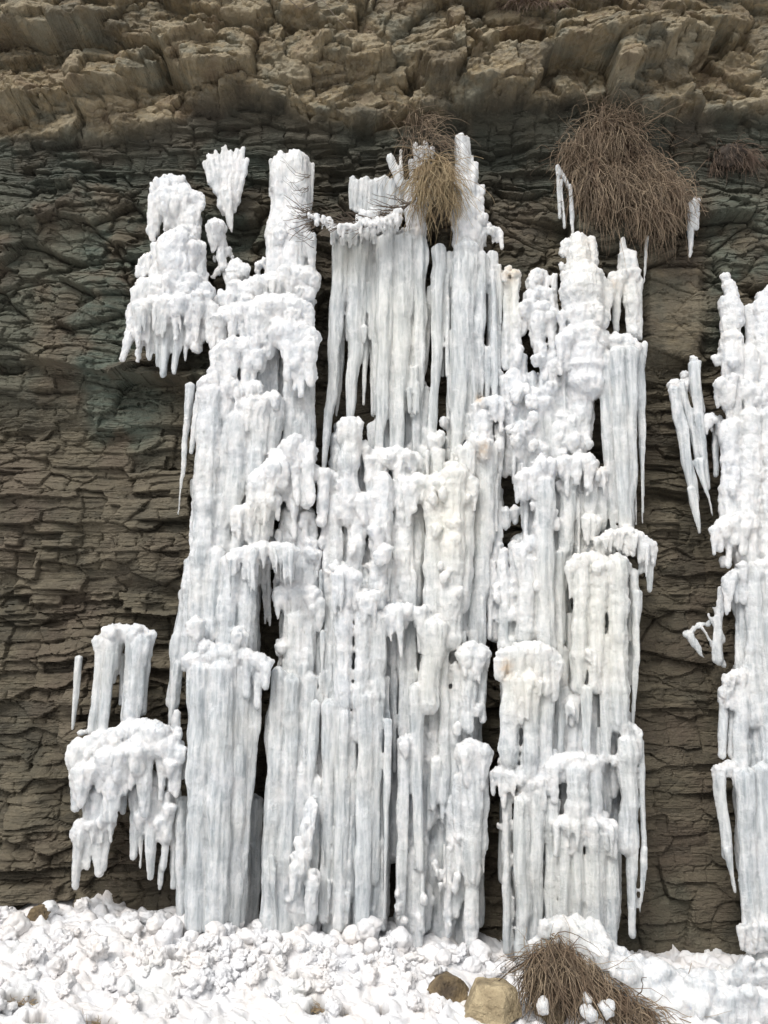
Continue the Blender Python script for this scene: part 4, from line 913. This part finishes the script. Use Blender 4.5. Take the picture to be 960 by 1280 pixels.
boulder(688, 1276, 18, 11, 15, M_YROCK, 'small ochre stone lying under the strands of the dead grass mound', [(-1, -.3, -.5), (-.6, -.6, .6), (.3, -.5, .9), (1, -.2, .2), (.7, -.8, -.9), (-.6, -.7, -.9), (0, .8, .8), (.8, .8, -.5), (-.8, .8, 0)])

# ------------------------------------------------------------------ dead grass
class Strands:
    def __init__(s, seed): s.V = []; s.F = []; s.T = []; s.n = 0; s.r = np.random.default_rng(seed)
    def add(s, pts, r0, r1, tone):
        P = np.array(pts, float); m = len(P)
        d = np.gradient(P, axis=0); d /= np.maximum(np.linalg.norm(d, axis=1), 1e-6)[:, None]
        a = np.cross(d, [.3, 1, .2]); a /= np.maximum(np.linalg.norm(a, axis=1), 1e-6)[:, None]; b = np.cross(d, a)
        R = np.linspace(r0, r1, m)[:, None]
        V = np.stack([P + a * R, P + (-.5 * a + .86 * b) * R, P + (-.5 * a - .86 * b) * R], 1).reshape(-1, 3)
        i = np.arange(m * 3).reshape(m, 3); j = np.roll(i, -1, 1)
        F = np.stack([i[:-1].ravel(), j[:-1].ravel(), j[1:].ravel(), i[1:].ravel()], 1)
        s.V.append(V); s.F.append(F + s.n); s.T.append(np.full(len(V), tone)); s.n += len(V)
    def hang(s, root, vel, length, g, r0=.003, wob=.25, seg=9, tone=None):
        """a stem that leaves the root with a direction and droops"""
        p = np.array(root, float); v = np.array(vel, float); v /= np.linalg.norm(v); st = length / seg; out = [p.copy()]
        ph = s.r.normal(0, wob, 3)
        for k in range(seg):
            v = v + np.array([0, 0, -g]) + ph * .35 + s.r.normal(0, wob * .35, 3); v /= np.linalg.norm(v); p = p + v * st; out.append(p.copy())
        s.add(out, r0, r0 * .35, s.r.random() if tone is None else tone)
        return out
    def build(s, name, parent, off, mat):
        me = mesh_np(name, np.vstack(s.V) - np.array(off), np.vstack(s.F)); attr(me, 'tone', np.concatenate(s.T))
        return link(name, me, parent, mat)
def core(name, parent, off, c, rad, seed, mat, ico=4):
    m = ball_mesh(seed, ico, .25); me = m.copy(); me.name = name; me.materials.clear(); me.materials.append(mat)
    n = len(me.vertices); co = np.empty(n * 3, np.float32); me.vertices.foreach_get('co', co); co = co.reshape(-1, 3) * np.array(rad) + np.array(c) - np.array(off)
    me.vertices.foreach_set('co', co.astype(np.float32).ravel()); me.update(); return link(name, me, parent)
def surf(px, py, extra=0.):
    p = W(px, py, 0); d = rock_at(p[0], p[2]); p = W(px, py, -d); d = rock_at(p[0], p[2]); return np.array(W(px, py, -d - extra))

def clump(label, top, spread, n, ln, mat, seed, cat='dead grass', r0=.003, g=.28, core_r=None, out=.5, name='grass_clump', wob=.22, tone=None, dirx=0., plane=None):
    surf = (lambda a, b, e=0.: np.array(W(a, b, -plane - e))) if plane else globals()['surf']
    root = empty(name, tuple(surf(*top, .02))); props(root, label, cat); off = root.location
    s = Strands(seed)
    for k in range(n):
        u = s.r.uniform(-1, 1); px = top[0] + u * spread[0]; py = top[1] + s.r.uniform(0, 1) ** 1.4 * spread[1] + abs(u) ** 2 * spread[1] * .3
        p = surf(px, py, -.03) if k % 6 == 0 or True else None
        v = (u * .55 + dirx + s.r.normal(0, .28), -out - s.r.random() * .5, s.r.normal(.15, .35))
        s.hang(p, v, s.r.uniform(*ln), g, r0 * s.r.uniform(.7, 1.3), wob, tone=tone)
    s.build('foliage', root, off, mat)
    if core_r: 
        for cc, rr in core_r: core('root_mat', root, off, surf(*cc, .05), rr, seed + 31, M_SOIL)
    return root
# the big hanging clump
root = empty('grass_clump', tuple(surf(765, 200, .05))); off = root.location
props(root, 'big shaggy clump of dead brown grass hanging from the overhang above the right ice curtain', 'dead grass')
s = Strands(71)
cl = np.array([(755, 178), (770, 195), (740, 190), (800, 220), (730, 215), (765, 225), (825, 245), (745, 240), (790, 250), (722, 203), (828, 262), (738, 238), (726, 215), (810, 268), (750, 185)], float)
for k in range(4200):
    c = cl[s.r.integers(len(cl))]; px, py = c + s.r.normal(0, 12, 2)
    p = surf(px, py, .0); p = p + np.array([0, -s.r.uniform(.0, .22), 0])
    side = (px - 765) / 80
    if s.r.random() < .55:   # hanging stems
        v = (side * .5 + s.r.normal(0, .3), -.35 - .5 * s.r.random(), s.r.normal(-.2, .4)); L = s.r.uniform(.16, .42) * (1.2 - .45 * abs(side))
        s.hang(p, v, L, .45, .0034 * s.r.uniform(.6, 1.5), .34)
    else:                    # tangled stems
        v = s.r.normal(0, 1, 3) * (1, .5, .6); v[1] = -abs(v[1]); s.hang(p, v, s.r.uniform(.10, .30), .2, .0030 * s.r.uniform(.6, 1.3), .7, 10)
for k in range(160):          # loose stems at the right, upper right and the long ones below
    p = surf(770 + s.r.normal(0, 22), 160 + s.r.normal(0, 12), .1); s.hang(p, (s.r.uniform(-.1, 1.), -.3, s.r.uniform(.0, .9)), s.r.uniform(.15, .5), .15, .0022, .3)
for k in range(26):
    p = surf(s.r.uniform(720, 850), s.r.uniform(240, 275), .15); s.hang(p, (s.r.normal(0, .15), -.1, -1), s.r.uniform(.25, .5), .3, .003, .12)
s.build('foliage', root, off, M_GRASS)
core('root_mat', root, off, surf(765, 205, .02), (.26, .12, .22), 901, M_SOIL); core('root_mat', root, off, surf(805, 238, .02), (.22, .10, .14), 902, M_SOIL)
# frozen pale bundle on its left
clump('thin dry grass sprig clinging to the overhang above the big hanging clump, pale against sandstone', (765, 128), (34, 22), 60, (.10, .28), M_GRASS, 75, r0=.0024, g=.05, out=.15, name='grass_sprig', dirx=.25, wob=.25)
clump('straw-coloured tuft of dead grass hanging in front of the centre ice curtain', (543, 200), (13, 42), 520, (.22, .50), M_GRASS2, 72, r0=.0032, g=.5, out=.18, wob=.42, plane=.30)
clump('few long wiry dead stems sprawling between the ledge and the straw-coloured tuft', (530, 165), (26, 30), 120, (.2, .5), M_GRASS, 77, r0=.0024, g=.3, out=.3, wob=.3, dirx=.3, plane=.22)
clump('small brown wisp of dead grass on the rock just above the centre ice spikes', (520, 142), (14, 12), 170, (.10, .28), M_GRASS, 73, r0=.0026, g=.2, out=.3, wob=.3, dirx=.15)
clump('small dark reddish clump of dead grass hanging at the right edge, under the overhang', (912, 188), (19, 16), 420, (.12, .30), M_RED, 74, r0=.0028, g=.32, out=.35, core_r=[((912, 196), (.12, .06, .10))])
clump('reddish tuft of dead stems at the very top of the cliff, between the blocks', (665, 2), (40, 8), 240, (.08, .2), M_RED, 76, r0=.0028, g=.2, out=.3)
for k, (px, py, lb) in enumerate([(30, 1250, 'dry grass bits showing through the hole in the snow at lower left'), (400, 1260, 'dry grass bits showing through the small hole in the snow near the middle'), (115, 1276, 'greenish grass bits poking from the snow at the bottom edge, lower left')]):
    p = on_ground(px, py); root = empty('grass_tuft', tuple(p)); props(root, lb, 'grass'); s = Strands(90 + k)
    for q in range(70):
        a = np.array(p) + s.r.normal(0, .035, 3) * (1.4, 1, 0) + (0, 0, -.01); s.hang(a, (s.r.normal(0, .8), s.r.normal(-.3, .5), .5), s.r.uniform(.03, .09), .15, .0022, .3, 5)
    s.build('foliage', root, root.location, M_GRASS2)

# ------------------------------------------------------------------ the mound of dead grass at lower right
p0 = np.array(W(705, 1162, -1.0)); 
root = empty('grass_mound', tuple(np.array(W(720, 1275, -1.25)))); off = root.location
props(root, 'mound of matted dead brown grass with a snow-covered crest, beside the yellow boulder', 'dead grass')
s = Strands(81)
ridge = [(658, 1190), (676, 1172), (695, 1166), (715, 1176), (740, 1200), (770, 1226), (800, 1244), (830, 1262), (856, 1280)]
rx = np.array([q[0] for q in ridge], float); ry = np.array([q[1] for q in ridge], float)
def rp(px, dy=0, y=-1.0): return np.array(W(px, float(np.interp(px, rx, ry)) + dy, y))
for k in range(1100):
    px = s.r.uniform(668, 812); a = rp(px, s.r.uniform(8, 26), -1.0 - s.r.uniform(0, .12))
    u = (px - 705) / 70
    v = (u * .4 + s.r.normal(0, .22), -.25 - .3 * s.r.random(), s.r.normal(-.3, .2)); s.hang(a, v, s.r.uniform(.12, .46), .34, .0034 * s.r.uniform(.5, 1.8), .42)
for k in range(1200):
    a = rp(s.r.uniform(660, 820), s.r.uniform(10, 60), -1.14); s.hang(a, s.r.normal(0, 1, 3) * (.8, .25, .5), s.r.uniform(.10, .26), .35, .0026, .5)
s.build('foliage', root, off, M_GRASS)
s = Strands(82)
for k in range(420):
    px = s.r.uniform(664, 840); a = rp(px, s.r.uniform(0, 45), -1.12 - s.r.uniform(0, .1)); u = (px - 705) / 70
    s.hang(a, (u * .5 + s.r.normal(0, .55), -.3 - .3 * s.r.random(), s.r.normal(-.2, .45)), s.r.uniform(.08, .42), .34, .0026 * s.r.uniform(.6, 1.6), .6, 8)
s.build('dry_straw', root, off, M_GRASS)
core('soil_core', root, off, (W(708, 1246, -.95)), (.22, .14, .30), 911, M_SOIL); core('soil_core', root, off, (W(765, 1258, -.95)), (.30, .14, .16), 912, M_SOIL)
a = Ice(20); a.dep = lambda py: 1.0
for pl, r_, d_ in [([(670, 1178), (690, 1158), (712, 1160), (735, 1180), (765, 1206), (800, 1228), (840, 1246)], 11, .05),
                  ([(700, 1152), (730, 1164), (765, 1190), (800, 1208), (850, 1222), (900, 1220), (960, 1220)], 15, -.08),
                  ([(730, 1172), (760, 1196), (795, 1218), (840, 1236), (900, 1240)], 14, .02), ([(760, 1214), (790, 1234), (825, 1252), (860, 1262), (910, 1262)], 12, .08), ([(860, 1246), (910, 1244), (960, 1240)], 15, .08)]:
    a.ledge(pl, r_ * 1.15, d_ + .04, name=None, frost=.9)
a.lump(690, 1160, 10, .06, 0); a.lump(662, 1182, 6, .04, 0); a.lump(712, 1158, 10, .06, 0)
tmp = a.bake('snow_cover', None, None, W(750, 1200, -1.0), .011)
for ch in list(tmp.children):
    ch.parent = root; ch.location = tmp.location - root.location; ch.name = 'snow_cover'
bpy.data.objects.remove(tmp)
for k, (px, py, r, dp) in enumerate([(678, 1254, 9, 1.25), (736, 1264, 9, 1.33), (760, 1256, 11, 1.33), (733, 1247, 6, 1.26)]):
    a = Ice(30 + k); a.dep = lambda py, dp=dp: dp; a.lump(px, py, r, .0, 0); a.lump(px + 3, py + 3, r * .7, .02, 0)
    t = a.bake('snow_clod', None, None, W(px, py, -dp), .009); c = t.children[0]; c.parent = None; c.location = t.location; c.name = 'snow_clod'; bpy.data.objects.remove(t)
    props(c, ['white snow clod caught low on the left side of the grass mound', 'white snow clod caught in the grass mound, left of the larger clod near the bottom', 'largest white snow clod in the grass mound near the bottom edge', 'small snow clod caught in the middle of the grass mound', 'tiny snow clod just beneath the snowy crest of the grass mound'][k], 'snow clod')

# ------------------------------------------------------------------ twigs
def branch(s, pl, r0, r1, y, n=14):
    P = np.array([W(px, py, -yy) for px, py, yy in pl]); t = np.linspace(0, 1, len(P)); tt = np.linspace(0, 1, n)
    Q = np.stack([np.interp(tt, t, P[:, k]) for k in range(3)], 1); Q += s.r.normal(0, .004, Q.shape)
    s.add(Q, r0, r1, s.r.random())
root = empty('bare_branch', W(515, 255, -.3)); off = root.location
props(root, 'bare twiggy branch crusted with snow, drooping across the ledge of the centre ice curtain', 'branch')
s = Strands(61)
branch(s, [(520, 250, .28), (495, 268, .36), (465, 280, .40), (430, 280, .40), (405, 272, .38), (383, 268, .36)], .010, .004, 0)
for k in range(90):
    t = s.r.uniform(0, 1); bx = 520 - 130 * t; by = float(np.interp(bx, [383, 405, 430, 465, 495, 520], [268, 272, 280, 280, 268, 250]))
    ang = s.r.uniform(-1, 1); L = s.r.uniform(14, 48)
    branch(s, [(bx, by, .38), (bx - L * .5, by + ang * L * .25, .42), (bx - L, by + ang * L * .6 + s.r.normal(0, 4), .44)], .0042, .002, 0, 7)
s.build('bark', root, off, M_TWIG)
a = Ice(21); a.dep = lambda py: .40
for q in [[(500, 262), (480, 274), (462, 279)], [(458, 274), (446, 281)], [(440, 282), (425, 281)], [(412, 276), (404, 273)], [(398, 271), (385, 268)]]:
    a.ledge(q, 4 if q[0][0] > 410 else 2.6, .03, name=None)
t = a.bake('snow_crust', None, None, W(450, 275, -.4), .008); c = t.children[0]; c.parent = root; c.location = t.location - root.location; c.name = 'snow_crust'; bpy.data.objects.remove(t)
root = empty('bare_twig', W(388, 300, -.28)); props(root, 'thin bare twigs reaching left across the top of the left frozen fall', 'twig'); s = Strands(62)
for (bx, by) in ((392, 262), (392, 300), (386, 245), (390, 275), (388, 225)):
    for k in range(4):
        L = s.r.uniform(18, 44); an = s.r.uniform(-.6, .2)
        branch(s, [(bx, by + s.r.normal(0, 9), .26), (bx - L * .5, by + an * L * .4, .33), (bx - L, by + an * L * 1.2 - 4, .34)], .0028, .0012, 0, 9)
s.build('bark', root, root.location, M_TWIG)
root = empty('bare_twig', tuple(surf(385, 20, .05))); props(root, 'straight thin dead stem slanting down the sandstone at the top, left of centre', 'twig'); s = Strands(63)
s.add([surf(352, -8, .12), surf(376, 12, .12), surf(402, 0, .1)], .005, .003, .9); s.add([surf(402, -2, .1), surf(420, 22, .1), surf(438, 40, .08)], .004, .002, .9)
s.build('bark', root, root.location, M_TWIG)

# ------------------------------------------------------------------ light
EL, AZ = math.radians(52), math.radians(-25)      # azimuth measured from straight behind the viewer, negative = left
w = bpy.data.worlds.new('World'); sc.world = w; w.use_nodes = True; nt = w.node_tree
sky = nt.nodes.new('ShaderNodeTexSky'); sky.sky_type = 'NISHITA'; sky.sun_disc = False; sky.sun_elevation = EL; sky.dust_density = 6; sky.air_density = 1.0; sky.ozone_density = 1
d = Vector((math.sin(AZ) * math.cos(EL), -math.cos(AZ) * math.cos(EL), math.sin(EL)))
sky.sun_rotation = math.atan2(d.x, d.y)
hs = nt.nodes.new('ShaderNodeHueSaturation'); hs.inputs['Saturation'].default_value = .22
nt.links.new(sky.outputs[0], hs.inputs['Color']); bg = nt.nodes['Background']; nt.links.new(hs.outputs[0], bg.inputs['Color']); bg.inputs['Strength'].default_value = .098
L = bpy.data.lights.new('sun', 'SUN'); L.energy = 1.55; L.angle = math.radians(26); L.color = (1, .965, .92)
lo = bpy.data.objects.new('sun', L); COL.objects.link(lo); lo.location = d * 20; lo.rotation_euler = (-d).to_track_quat('-Z', 'Y').to_euler()
vs = sc.view_settings; vs.view_transform = 'Standard'; vs.look = 'None'; vs.gamma = 1; vs.exposure = 0.30
sc.render.engine = 'CYCLES'; sc.cycles.use_denoising = True; sc.cycles.max_bounces = 6; sc.cycles.diffuse_bounces = 3; sc.cycles.use_adaptive_sampling = True
try: sc.cycles.denoiser = 'OPENIMAGEDENOISE'
except Exception: pass
print('done', time.time() - T0)
